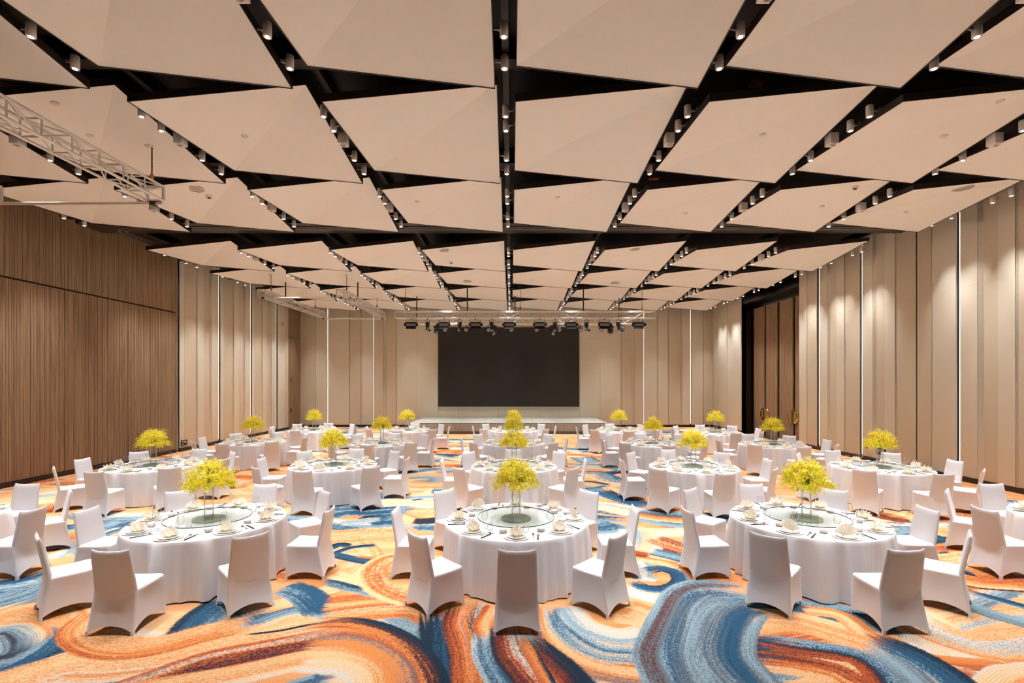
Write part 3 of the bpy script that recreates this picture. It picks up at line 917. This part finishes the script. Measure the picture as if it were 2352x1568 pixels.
# ------------------------------------------------------------------ trusses
def strut(p, q, r, name, par, m='aluminium', n=8):
    return MB().tube(p, q, r, n).build(name, m, par)
def truss(x0, x1, y0, y1, z0, w, h, label, axis, detail, step=.5):
    root = empty('lighting_truss', (x0, y0, z0))
    tag(root, label, 'truss', 'aluminium box trusses')
    L = (y1 - y0) if axis == 'Y' else (x1 - x0)
    P = (lambda a, b, c: (b, a, c)) if axis == 'Y' else (lambda a, b, c: (a, b, c))
    hw = w / 2
    for b, c in ((-hw, 0), (hw, 0), (-hw, h), (hw, h)):
        strut(P(0, b, c), P(L, b, c), .025, 'chord', root)
    n = max(2, int(round(L / step))); s = L / n
    items = []
    for i in range(n + 1):
        a = i * s
        items += [(P(a, -hw, 0), P(a, -hw, h)), (P(a, hw, 0), P(a, hw, h)), (P(a, -hw, 0), P(a, hw, 0)), (P(a, -hw, h), P(a, hw, h))]
        if i < n:
            u, v = (0, h) if i % 2 else (h, 0)
            items += [(P(a, -hw, u), P(a + s, -hw, v)), (P(a, hw, u), P(a + s, hw, v)),
                      (P(a, -hw if i % 2 else hw, h), P(a + s, hw if i % 2 else -hw, h)), (P(a, hw if i % 2 else -hw, 0), P(a + s, -hw if i % 2 else hw, 0))]
    if detail:
        for p, q in items: strut(p, q, .014, 'brace', root, n=6)
    else:
        mb = MB()
        for p, q in items: mb.tube(p, q, .012, 5, caps=False)
        tag(mb.build('lattice_bracing', 'aluminium', root), kind='stuff')
    for a in (0, L):
        f = MB()
        for (b0, c0), (b1, c1) in (((-hw, 0), (hw, 0)), ((hw, 0), (hw, h)), ((hw, h), (-hw, h)), ((-hw, h), (-hw, 0))):
            f.tube(P(a, b0, c0), P(a, b1, c1), .03, 4)
        f.build('end_plate', 'aluminium', root)
    return root
truss(-6.9, -6.9, 3.6, 9.55, 6.24, .31, .27, 'near aluminium box truss hanging over the front left tables', 'Y', True)
truss(-10.05, -10.05, 3.6, 9.55, 6.24, .31, .27, 'aluminium box truss near the wooden wall, left of the near truss', 'Y', False)
truss(-10.15, -10.15, 20.0, 26.5, 6.24, .31, .27, 'aluminium box truss hanging by the left fabric wall', 'Y', False)
truss(-6.95, -6.95, 20.0, 26.5, 6.24, .31, .27, 'aluminium box truss running back towards the left of the screen', 'Y', False)
truss(-5.47, 6.79, 23.3, 23.3, 5.78, .3, .3, 'front aluminium truss carrying stage lights before the screen', 'X', False)
truss(-5.47, 6.79, 25.7, 25.7, 5.78, .3, .3, 'rear aluminium truss carrying stage lights before the screen', 'X', False)
for (x0, x1, y, z, w) in ((-10.2, -6.75, 9.52, 6.178, 'at the end of the near truss over the front tables'), (-10.3, -6.8, 20.03, 6.178, 'joining the near ends of the two left trusses'), (-10.2, -6.75, 26.48, 6.178, 'joining the far ends of the two left trusses')):
    o = MB().tube((x0, y, z), (x1, y, z), .03, 10).build('cross_pipe', 'aluminium')
    for xx in (-10.1, -6.92):
        MB().box(xx - .05, xx + .05, y - .045, y + .045, z - .04, z + .031).build('clamp', 'steel_dark', o)
    tag(o, 'thin steel cross pipe ' + w, 'pipe', 'cross pipes under the trusses')

# chain hoists and steel hangers
def hoist(x, y, ztop, zbot, label, m):
    r = empty('chain_hoist', (x, y, zbot))
    tag(r, label, 'chain hoist', 'chain hoists')
    L = ztop - zbot
    MB().lathe([(1e-4, L - .01), (.11, L - .01), (.12, L + .01)], 18).build('ceiling_plate', 'white_plastic', r)
    mb = MB(); z = .2; i = 0
    while z < L - .02:
        if i % 2: mb.box(-.012, .012, -.004, .004, z, z + .045)
        else: mb.box(-.004, .004, -.012, .012, z, z + .045)
        z += .036; i += 1
    tag(mb.build('chain', 'steel_dark', r), kind='stuff')
    MB().lathe([(1e-4, .08), (.03, .085), (.036, .12), (.032, .18), (.018, .21), (1e-4, .21)], 12).build('hook_block', m, r)
    hk = MB()
    pts = [(0, 0, .09), (0, 0, .05), (.025, 0, .03), (.03, 0, .0), (.0, 0, -.02), (-.028, 0, .0)]
    for a, b in zip(pts, pts[1:]): hk.tube(a, b, .008, 6)
    hk.build('hook', 'steel_dark', r)
def hanger(x, y, ztop, zbot, label):
    r = MB().tube((0, 0, 0), (0, 0, ztop - zbot), .03, 10).build('steel_hanger', 'steel_dark', None, (x, y, zbot))
    MB().lathe([(1e-4, -.0), (.13, -.0), (.13, .02)], 16, (0, 0, ztop - zbot - .015)).build('flange', 'steel_dark', r)
    tag(r, label, 'hanger', 'steel hangers')
hoist(-6.9, 9.45, 7.24, 6.52, 'chain hoist with yellow hook block above the near truss end', 'hook_orange')
hanger(-6.745, 6.45, 7.3, 6.536, 'dark steel hanger above the near truss at the picture edge')
hoist(-10.15, 20.8, 7.3, 6.55, 'chain hoist over the near end of the wall-side left truss', 'hook_red')
hanger(-9.995, 21.8, 7.3, 6.536, 'dark steel hanger over the wall-side left truss')
hoist(-6.95, 20.8, 7.3, 6.55, 'chain hoist over the near end of the inner left truss', 'hook_red')
hanger(-6.795, 21.8, 7.3, 6.536, 'dark steel hanger over the inner left truss')
hoist(-10.15, 25.5, 7.3, 6.55, 'chain hoist over the far end of the wall-side left truss', 'hook_red')
hoist(-6.95, 25.5, 7.3, 6.55, 'chain hoist over the far end of the inner left truss', 'hook_red')
for x, w in ((-5.0, 'left end'), (.43, 'middle'), (6.2, 'right end')):
    hoist(x, 23.3, 7.25, 6.12, 'chain hoist above the %s of the front stage truss' % w, 'hook_red')
for x, w in ((-2.06, 'left third'), (3.4, 'right third')):
    hanger(x, 23.15, 7.25, 6.106, 'dark steel hanger above the %s of the front stage truss' % w)

for x, w in ((-4.9, 'left end'), (.2, 'middle'), (5.6, 'right end')):
    hanger(x, 25.55, 7.3, 6.106, 'dark steel hanger above the %s of the rear stage truss' % w)

# stage lamps under the trusses
def yoke(mb, w, z0, z1):
    mb.box(-w, -w + .015, -.02, .02, z0, z1).box(w - .015, w, -.02, .02, z0, z1).box(-w, w, -.02, .02, z1 - .015, z1)
    mb.tube((0, 0, z1), (0, 0, z1 + .07), .015, 6)
def flood():
    r = empty('flood_light'); tag(r, None, 'stage light')
    MB().add([(-.24, -.09, .04), (.24, -.09, .04), (.24, .12, .08), (-.24, .12, .08), (-.24, -.09, -.12), (.24, -.09, -.12), (.22, .1, -.10), (-.22, .1, -.10)],
             [(0, 3, 2, 1), (4, 5, 6, 7), (0, 1, 5, 4), (1, 2, 6, 5), (2, 3, 7, 6), (3, 0, 4, 7)]).build('housing', 'fixture_black', r)
    for i in range(4): MB().box(-.23 + i * .12, -.13 + i * .12, -.02, .1, .08, .10).build('heat_sink', 'fixture_grey', r)
    MB().box(-.22, .22, -.10, -.09, -.10, .02).build('lens_panel', 'fixture_glass', r)
    for nm, pts in (('barn_door', [(-.24, -.09, -.12), (.24, -.09, -.12), (.22, -.20, -.24), (-.22, -.20, -.24)]), ('barn_door', [(-.24, -.09, .04), (.24, -.09, .04), (.22, -.22, .07), (-.22, -.22, .07)]),
                    ('barn_door', [(.24, -.09, -.12), (.24, -.09, .04), (.33, -.17, .02), (.33, -.17, -.09)]), ('barn_door', [(-.24, -.09, -.12), (-.24, -.09, .04), (-.33, -.17, .02), (-.33, -.17, -.09)])):
        q = [Vector(p) for p in pts]; n = (q[1] - q[0]).cross(q[2] - q[0]).normalized() * .006
        MB().add(q + [p + n for p in q], [(0, 1, 2, 3), (7, 6, 5, 4), (0, 4, 5, 1), (1, 5, 6, 2), (2, 6, 7, 3), (3, 7, 4, 0)]).build(nm, 'fixture_black', r)
    y = MB(); yoke(y, .26, -.02, .2); y.build('yoke', 'fixture_black', r)
    return r
def profile():
    r = empty('profile_spotlight'); tag(r, None, 'stage light')
    MB().tube((0, .1, .12), (0, -.02, -.08), .085, 14).build('lamp_house', 'fixture_black', r)
    lb_ = MB().tube((0, -.02, -.08), (0, -.14, -.26), .065, 14, .075).build('lens_barrel', 'fixture_black', r)
    MB().tube((0, -.138, -.257), (0, -.145, -.268), .06, 14).build('lens', 'fixture_glass', lb_)
    for s in (-1, 1): MB().box(s * .09 - .03, s * .09 + .05 * s + .03, -.16, -.14, -.30, -.22).build('shutter_flag', 'fixture_black', r)
    y = MB(); yoke(y, .11, -.02, .25); y.build('yoke', 'fixture_black', r)
    return r
def par():
    r = empty('par_can'); tag(r, None, 'stage light')
    lb_ = MB().tube((0, .08, .04), (0, -.1, -.08), .10, 14, .115).build('can', 'fixture_black', r)
    MB().tube((0, -.098, -.079), (0, -.104, -.083), .10, 14).build('lens', 'fixture_glass', lb_)
    y = MB(); yoke(y, .13, -.02, .15); y.build('yoke', 'fixture_black', r)
    return r
def moving():
    r = empty('moving_head'); tag(r, None, 'stage light')
    MB().box(-.14, .14, -.13, .13, .12, .24).build('base', 'fixture_black', r)
    a = MB().box(-.14, -.10, -.05, .05, -.12, .12).box(.10, .14, -.05, .05, -.12, .12); a.build('fork', 'fixture_black', r)
    lb_ = MB().tube((0, .08, .06), (0, -.10, -.2), .095, 14, .085).build('head', 'fixture_grey', r)
    MB().tube((0, -.098, -.198), (0, -.107, -.212), .078, 14).build('lens', 'fixture_glass', lb_)
    MB().tube((0, 0, .24), (0, 0, .31), .02, 6).build('clamp', 'steel_dark', r)
    return r
fl, pf, pr, mv = flood(), profile(), par(), moving()
def hang(proto, pxs, y, z, desc, grp):
    n = len(pxs)
    for i, p in enumerate(pxs):
        place(proto, USED, ((p - 1174) / 1130 * y, y, z), random.Random(i).uniform(-.15, .15), '%s, %s from the left on the stage trusses' % (desc, ORD[i]), grp)
hang(fl, (944.6, 1020.6, 1092, 1170, 1240, 1311, 1387.5, 1466), 23.15, 5.484, 'black flood light with barn doors', 'flood lights with barn doors')
hang(pf, (981.7, 1055.6, 1129.5, 1275, 1347, 1420.7), 23.15, 5.434, 'black profile spotlight with shutters', 'profile spotlights')
hang(pr, (1022, 1071, 1122, 1175, 1233, 1284, 1333, 1381, 1429), 25.55, 5.534, 'short black par can', 'par cans')
hang(mv, (1002.5, 1134.7, 1269.5, 1402), 25.55, 5.444, 'black moving-head light with rounded lamp', 'moving-head lights')

# ------------------------------------------------------------------ banquet tables
TZ, TR = .76, 1.0
TABLES = [  # row, column, x, y
    (0, 0, -8.55, 7.0), (0, 1, -4.30, 7.0), (0, 2, .07, 7.03), (0, 3, 4.22, 7.03), (0, 4, 8.5, 7.03),
    (1, 0, -8.47, 11.65), (1, 1, -4.24, 11.75), (1, 2, .07, 11.6), (1, 3, 4.27, 11.52), (1, 4, 8.55, 11.4),
    (2, 0, -8.55, 16.3), (2, 1, -4.20, 16.0), (2, 2, .09, 16.1), (2, 3, 4.62, 15.95), (2, 4, 8.30, 15.6),
    (3, 0, -8.17, 20.4), (3, 1, -4.30, 20.35), (3, 2, .10, 20.4), (3, 3, 4.42, 20.15), (3, 4, 8.10, 19.5)]
ROWN = ['front-row', 'second-row', 'third-row', 'back-row']
COLN = ['far-left', 'left', 'centre', 'right', 'far-right']
SEAT = ['near', 'near-right', 'right', 'far-right', 'far', 'far-left', 'left', 'near-left']

def cloth_mesh(seed):
    rng = random.Random(seed)
    N = 288
    ph = [(k, rng.uniform(0, 2 * pi), rng.uniform(.4, 1.0)) for k in (14, 22, 31, 40)]
    drop = [(rng.uniform(0, 2 * pi), rng.uniform(.06, .11), rng.uniform(.5, 1.1)) for _ in range(9)]
    def fold(t):
        v = sum(a * (1 - abs(sin((k * t + p) / 2)) * 2) / sqrt(k / 14) for k, p, a in ph) * .42
        for c, w, a in drop:
            d = (t - c + pi) % (2 * pi) - pi
            v += a * 1.1 * math.exp(-(d / w) ** 2)
        return min(max(v, -.7), 1.0)
    F = [fold(2 * pi * i / N) for i in range(N)]
    rows = [[(1e-4 * cos(2 * pi * i / N), 1e-4 * sin(2 * pi * i / N), TZ) for i in range(N)]]
    for r, z in ((.5, TZ), (.9, TZ), (.985, TZ), (.997, TZ - .004), (1.004, TZ - .014)):
        rows.append([(r * TR * cos(2 * pi * i / N), r * TR * sin(2 * pi * i / N), z) for i in range(N)])
    for z in (.70, .62, .52, .40, .27, .14, .05, .012):
        q = (TZ - z) / TZ
        rows.append([((TR + .006 + .035 * q + .075 * F[i] * q ** .6) * cos(2 * pi * i / N), (TR + .006 + .035 * q + .075 * F[i] * q ** .6) * sin(2 * pi * i / N),
                      z + (.012 * (sin(5 * 2 * pi * i / N + seed) + 1) * .5 if z < .1 else 0)) for i in range(N)])
    me = MB().grid(rows, close=True).mesh('banquet_table')
    me.materials.append(MATS['cloth'])
    return me
CLOTHS = [cloth_mesh(s) for s in (3, 8, 21, 34)]

# stretch-covered chair: local +y faces the table, origin on the floor under the seat
def chair_skirt():
    n = 14
    def outline(f):
        # f: 0 at the seat edge, 1 on the floor
        yb = -.225 - .075 * f ** 1.3
        yf = .235 + .012 * f
        wb = .232 + .026 * f ** 1.2
        wf = .228 + .008 * f
        C = [(-wb, yb), (wb, yb), (wf, yf), (-wf, yf)]
        rad = .045 * (1 - f) + .016 * f
        bow = .030 * sin(pi * min(1, f * 1.05)) * .6 + .022 * f
        pts = []
        for s in range(4):
            a = Vector(C[s]); b = Vector(C[(s + 1) % 4])
            d = (b - a).normalized(); nr = Vector((-d.y, d.x))
            L = (b - a).length
            for i in range(n):
                u = i / n
                e = rad / L
                p = a + (b - a) * u + nr * bow * (sin(pi * u) ** .8)
                # round the corners off
                dist = min(u, 1 - u) * L
                if dist < rad:
                    k = (1 - dist / rad) ** 2 * rad * .30
                    p = p + nr * k
                pts.append((p.x, p.y, u))
        return pts
    rows = []
    # seat top, from the centre out
    for sc_, z in ((.0006, .474), (.1, .474), (.35, .474), (.68, .473), (.86, .470), (.95, .463), (.988, .452)):
        rows.append([(x * sc_, y * sc_ + .005 * (1 - sc_), z + .012 * (abs(y) / .235) ** 2 * (1 if y > 0 else .2) * sc_ - .006 * (1 - (x / .24) ** 2) * sc_) for x, y, u in outline(0)])
    for f in (0, .06, .16, .3, .45, .6, .75, .88, 1.0):
        o = outline(f)
        rows.append([(x, y, .442 + (.006 + .092 * sin(pi * u) ** .62 - .442) * f) for x, y, u in o])
    return MB().grid(rows, close=True)
def chair_back():
    # lofted slab: rounded section, leaning back, corners of the top edge rise
    nS = 28
    rows = []
    lv = [(.36, 0), (.44, 0), (.52, 0), (.62, 0), (.72, 0), (.80, 0), (.86, 0), (.893, .25), (.908, .6), (.914, .97)]
    for z, shrink in lv:
        t = max(0, (z - .42) / .50)
        hw = .229 - .022 * t; th = .028 - .006 * t
        cy = -.196 - .102 * t ** 1.05
        hwc = hw * (1 - shrink * .045); thc = th * (1 - shrink)
        row = []
        for i in range(nS):
            a = 2 * pi * i / nS
            ca, sa = cos(a), sin(a)
            x = hwc * (abs(ca) ** .34) * (1 if ca > 0 else -1)
            y = thc * (abs(sa) ** .5) * (1 if sa > 0 else -1)
            q = (x / hw) ** 2
            yc = cy + .016 * q * t                       # gently dished across
            zz = z + .020 * q * q * max(0, (z - .80) / .11) - .008 * (1 - q) * max(0, (z - .80) / .11)
            row.append((x, yc + y, zz))
        rows.append(row)
    rows.append([(p[0], sum(r[1] for r in rows[-1]) / nS * 0 + p[1], p[2]) for p in rows[-1]])
    return MB().grid(rows, close=True)
def chair_pocket(sx, back):
    if back: x, y = sx * .2545, -.296
    else: x, y = sx * .233, .243
    m = MB()
    m.add([(x + sx * .004, y + (-.004 if back else .004), .0), (x - sx * .030, y + (-.002 if back else .002), .0), (x + sx * .002, y + (.032 if back else -.032), .0),
           (x + sx * .001, y + (.001 if back else -.001), .055), (x - sx * .026, y + (.001 if back else -.001), .052), (x - sx * .001, y + (.028 if back else -.028), .052)],
          [(0, 1, 4, 3), (0, 3, 5, 2), (1, 2, 5, 4), (3, 4, 5), (0, 2, 1)])
    return m
def make_chair(near):
    r = empty('banquet_chair'); tag(r, None, 'chair')
    chair_skirt().build('seat_cover', 'spandex', r)
    chair_back().build('backrest_cover', 'spandex', r)
    if near:
        for sx in (-1, 1):
            for bk in (0, 1): chair_pocket(sx, bk).build('foot_pocket', 'spandex', r)
    return r
chair_near = make_chair(True); chair_far = make_chair(False)

# tableware
def lathe_obj(name, prof, m, cat, n=28):
    o = MB().lathe(prof, n).build(name, m); tag(o, None, cat); return o
charger = lathe_obj('charger_plate', [(1e-4, .004), (.11, .004), (.125, .006), (.162, .0095), (.165, .0105), (.166, .008), (.14, .0), (1e-4, .0)], 'porcelain_rim', 'plate')
dinner = lathe_obj('dinner_plate', [(1e-4, .006), (.075, .006), (.09, .008), (.118, .0125), (.121, .0135), (.122, .011), (.10, .0), (1e-4, .0)], 'porcelain', 'plate')
bowl = lathe_obj('soup_bowl', [(1e-4, .008), (.028, .009), (.045, .025), (.054, .048), (.057, .050), (.056, .044), (.046, .018), (.032, .0), (1e-4, .0)], 'porcelain', 'bowl', 22)
wine = MB().lathe([(1e-4, .004), (.034, .002), (.036, .0), (.034, .004), (.006, .008), (.0035, .02), (.0035, .095), (.010, .105), (.034, .130), (.043, .152), (.040, .185), (.032, .225), (.031, .225), (.039, .185), (.0415, .153), (.033, .133), (.008, .110), (1e-4, .108)], 18).build('wine_glass', 'clear_glass')
tag(wine, None, 'glass')
tumb = MB().lathe([(1e-4, .0), (.028, .0), (.036, .02), (.039, .05), (.035, .095), (.0335, .095), (.0375, .05), (.034, .022), (.026, .010), (1e-4, .010)], 16).build('water_tumbler', 'clear_glass')
tag(tumb, None, 'glass')

def make_napkin():
    mb = MB()
    SXN, SZN = .90, .80
    for (nt_, rt, rv, y0, tilt, spread, zb) in ((5, .115, .075, .030, -.95, 72, .0), (7, .165, .108, .012, -.30, 80, .0), (6, .145, .09, -.008, .35, 74, .0), (4, .115, .07, -.030, 1.0, 62, .0)):
        M = 2 * nt_ + 1
        rim, base = [], []
        for i in range(M):
            a = radians(-spread + 2 * spread * i / (M - 1))
            tip = i % 2 == 1
            r = rt * (1 - .12 * abs(a)) if tip else rv
            d = (.020 if not tip else -.014)
            x, z = sin(a) * r, cos(a) * r + .012
            rim.append((x * SXN, y0 - z * tilt * .55 + d, z * SZN + zb))
            x, z = sin(a) * .028, cos(a) * .012
            base.append((x, y0 + d * .5, max(.001, z)))
        vs = rim + base
        mb.add(vs, [(i, i + 1, M + i + 1, M + i) for i in range(M - 1)])
    # folded foot of the napkin
    mb.lathe([(1e-4, .018), (.035, .016), (.05, .004), (.052, .0)], 10, (0, .0, 0), False)
    o = mb.build('folded_napkin', 'napkin'); tag(o, None, 'napkin'); return o
napkin = make_napkin()
def make_fan_napkin():
    mb = MB(); M = 19; rim, base = [], []
    for i in range(M):
        a = radians(-80 + 160 * i / (M - 1))
        d = .012 if i % 2 else -.012
        rim.append((sin(a) * .14, d, max(.004, cos(a) * .13 + .02))); base.append((sin(a) * .015, d * .4, .004))
    mb.add(rim + base, [(i, i + 1, M + i + 1, M + i) for i in range(M - 1)])
    mb.lathe([(1e-4, .016), (.035, .014), (.05, .0)], 10, (0, 0, 0), False)
    o = mb.build('fan_napkin', 'napkin'); tag(o, None, 'napkin'); return o
fan_napkin = make_fan_napkin()
def make_sticks():
    r = empty('chopstick_pair'); tag(r, None, 'chopsticks')
    for dx in (-.006, .006):
        MB().tube((dx, -.12, .006), (dx * .7, .12, .012), .0045, 6, .003).build('chopstick', 'chopstick', r)
    MB().box(-.022, .022, .055, .07, .0, .008).build('rest', 'porcelain', r)
    return r
sticks = make_sticks()
def make_spoon():
    mb = MB()
    mb.tube((0, -.09, .005), (0, .05, .011), .004, 6, .003)
    mb.lathe([(1e-4, -.004), (.012, -.003), (.019, .003), (.020, .005), (.017, .003), (1e-4, -.001)], 12, (0, .066, .010))
    o = mb.build('serving_spoon', 'cutlery'); tag(o, None, 'spoon'); return o
spoon = make_spoon()

# lazy susan and flower centrepiece
def make_susan():
    r = empty('lazy_susan'); tag(r, None, 'turntable')
    MB().lathe([(1e-4, .032), (.19, .032), (.205, .028), (.21, .0), (1e-4, .0)], 40).build('turntable_base', 'turntable', r)
    gd = MB().lathe([(1e-4, .046), (.548, .046)], 64, smooth=False).build('glass_disc', 'table_glass', r)
    MB().lathe([(.548, .046), (.552, .044), (.552, .036), (.548, .034)], 64).build('glass_rim', 'glass_edge', gd)
    return r
susan = make_susan()

def blossom_mesh(seed):
    rng = random.Random(seed)
    V, F, Cc = [], [], []
    SV, SF = [], []
    def tri_fan(c, nrm, size, col):
        a = nrm.orthogonal().normalized()
        b = nrm.cross(a)
        rot = rng.uniform(0, 2 * pi)
        u = a * cos(rot) + b * sin(rot); w = nrm.cross(u)
        # broad lip and two upper petals
        for (d0, d1, ln, wd) in ((u, w, 1.15, .75), (-u * .5 + w * .85, w, .75, .34), (-u * .5 - w * .85, w, .75, .34)):
            k = len(V)
            sd = d0.cross(nrm)
            p1 = c + d0 * size * ln * .55 + sd * size * wd + nrm * size * .18
            p2 = c + d0 * size * ln * .55 - sd * size * wd + nrm * size * .18
            p3 = c + d0 * size * ln + nrm * size * .05
            V.extend([c, p1, p3, p2]); F.append((k, k + 1, k + 2, k + 3))
            dark = (col[0] * .99, col[1] * .92, col[2] * .7)
            Cc.extend([dark, col, col, col])
    ysh = [lin((255, 246, 26)), lin((255, 240, 16)), lin((255, 248, 90)), lin((248, 218, 16)), lin((255, 250, 170)), lin((250, 214, 30)), lin((200, 214, 56))]
    for s in range(140):
        el = math.asin(rng.uniform(-.05, 1.0)); az = rng.uniform(0, 2 * pi)
        L = rng.uniform(.30, .36) * (rng.uniform(1.0, 1.22) if rng.random() < .18 else 1.0)
        h = Vector((cos(az) * cos(el), sin(az) * cos(el), 0)); up = sin(el)
        pts = []
        for i in range(9):
            q = i / 8
            p = h * (L * q) + Vector((0, 0, L * .84 * up * q + .06 * q - (.13 * (h.length ** 2)) * q * q))
            pts.append(p)
        for i in range(8):
            k = len(SV)
            d = (pts[i + 1] - pts[i]).normalized(); o = d.orthogonal().normalized() * .0012
            o2 = d.cross(o)
            SV.extend([pts[i] - o, pts[i] + o, pts[i + 1] + o, pts[i + 1] - o, pts[i] - o2, pts[i] + o2, pts[i + 1] + o2, pts[i + 1] - o2])
            SF.extend([(k, k + 1, k + 2, k + 3), (k + 4, k + 5, k + 6, k + 7)])
        for _ in range(rng.randint(26, 36)):
            q = rng.uniform(.42, 1.0) ** .6
            i = min(7, int(q * 8)); p = pts[i].lerp(pts[i + 1], q * 8 - i)
            j = Vector((rng.gauss(0, 1), rng.gauss(0, 1), rng.gauss(0, .8))) * .026
            nrm = (p + j * 3 + Vector((rng.gauss(0, .12), rng.gauss(0, .12), .05 + rng.gauss(0, .12)))).normalized()
            tri_fan(p + j, nrm, rng.uniform(.0115, .018), rng.choice(ysh))
    me = bpy.data.meshes.new('blossoms'); me.from_pydata([tuple(v) for v in V], [], F)
    at = me.attributes.new('col', 'FLOAT_COLOR', 'POINT')
    at.data.foreach_set('color', [x for c in Cc for x in (c[0], c[1], c[2], 1.0)])
    me.materials.append(MATS['petal'])
    ms = bpy.data.meshes.new('stems'); ms.from_pydata([tuple(v) for v in SV], [], SF); ms.materials.append(MATS['foliage'])
    return me, ms
FLOWERS = [blossom_mesh(s) for s in (5, 17, 29)]
VH = .465
def make_centrepiece(i):
    r = empty('flower_centrepiece'); tag(r, None, 'flower arrangement')
    v = MB().lathe([(.060, .0), (.064, .012), (.064, VH), (.059, VH), (.059, .02)], 28)
    gv = v.build('glass_vase', 'vase_glass', r)
    MB().lathe([(1e-4, .014), (.063, .012), (.066, .0)], 28).build('vase_foot', 'clear_glass', gv)
    MB().lathe([(1e-4, VH - .02), (.05, VH - .015), (.055, VH + .02), (.03, VH + .05), (1e-4, VH + .055)], 14).build('moss_holder', 'foliage', r)
    me, ms = FLOWERS[i]
    tag(put('blossoms', me, r, (0, 0, VH + .015)), kind='stuff')
    tag(put('stems', ms, r, (0, 0, VH + .015)), kind='stuff')
    return r
CENTRE = [make_centrepiece(i) for i in range(3)]

def in_view(x, y, z=.5, m=60):
    if y < .5: return False
    return -m < 1174 + x / y * 1130 < 2352 + m

rng = random.Random(4)
for ti, (row, colm, tx, ty) in enumerate(TABLES):
    nm = '%s %s table' % (ROWN[row], COLN[colm])
    t = put('banquet_table', CLOTHS[ti % 4], None, (tx, ty, 0)); t.rotation_euler.z = rng.uniform(0, 6)
    tag(t, 'round banquet table under a white floor-length cloth, %s, %s column' % (ROWN[row], COLN[colm]), 'table', 'round banquet tables')
    sv = in_view(tx, ty, m=40)
    if sv or colm in (0, 4):
        if in_view(tx + (.5 if tx < 0 else -.5), ty, m=30):
            place(susan, USED, (tx, ty, TZ + .0005), 0, 'round glass lazy susan on the ' + nm, 'glass lazy susans')
            place(CENTRE[ti % 3], USED, (tx, ty, TZ + .0475), rng.uniform(0, 6), 'yellow orchid bouquet in tall glass vase on the ' + nm, 'yellow flower centrepieces')
    for s in range(8):
        th = -pi / 2 + s * pi / 4 + rng.uniform(-.025, .025)
        d = Vector((cos(th), sin(th), 0)); tg = Vector((-sin(th), cos(th), 0))     # outward, and anticlockwise = diner's right
        C = Vector((tx, ty, 0))
        seat = C + d * (1.43 + rng.uniform(-.03, .05))
        rz = th + pi / 2                                  # local +y points at the table
        if in_view(seat.x, seat.y, m=110):
            place(chair_near if row < 2 else chair_far, USED, seat, rz + rng.uniform(-.06, .06),
                  'white stretch-covered chair on the %s side of the %s' % (SEAT[s], nm), 'white covered banquet chairs')
        P = C + d * .825
        if not in_view(P.x, P.y, m=40): continue
        def at(rad, off, z=TZ): 
            p = C + d * rad + tg * off
            return (p.x, p.y, z + .0006)
        pos = '%s side of the %s' % (SEAT[s], nm)
        place(charger, USED, at(.825, 0), 0, 'broad cream charger plate, ' + pos, 'cream charger plates')
        place(dinner, USED, at(.825, 0, TZ + .0075), 0, 'smaller cream plate holding a napkin, ' + pos, 'cream dinner plates')
        fan = rng.random() < .12
        place(fan_napkin if fan else napkin, USED, at(.82, 0, TZ + .0145), rz + rng.uniform(-.35, .35), 'ivory napkin folded into %s, %s' % ('a fan' if fan else 'a star', pos), 'folded ivory napkins')
        place(bowl, USED, at(.64, -.17), 0, 'small cream soup bowl, ' + pos, 'cream soup bowls')
        place(wine, USED, at(.625, .015), 0, 'clear stemmed wine glass, ' + pos, 'stemmed wine glasses')
        place(tumb, USED, at(.63, .125), 0, 'low clear water tumbler, ' + pos, 'water tumblers')
        if row < 3:
            place(sticks, USED, at(.82, .275), rz + rng.uniform(-.12, .12), 'black chopsticks on a small rest, ' + pos, 'black chopsticks')
            place(spoon, USED, at(.79, .215), rz + rng.uniform(-.15, .15), 'steel spoon beside a charger plate, ' + pos, 'steel spoons')
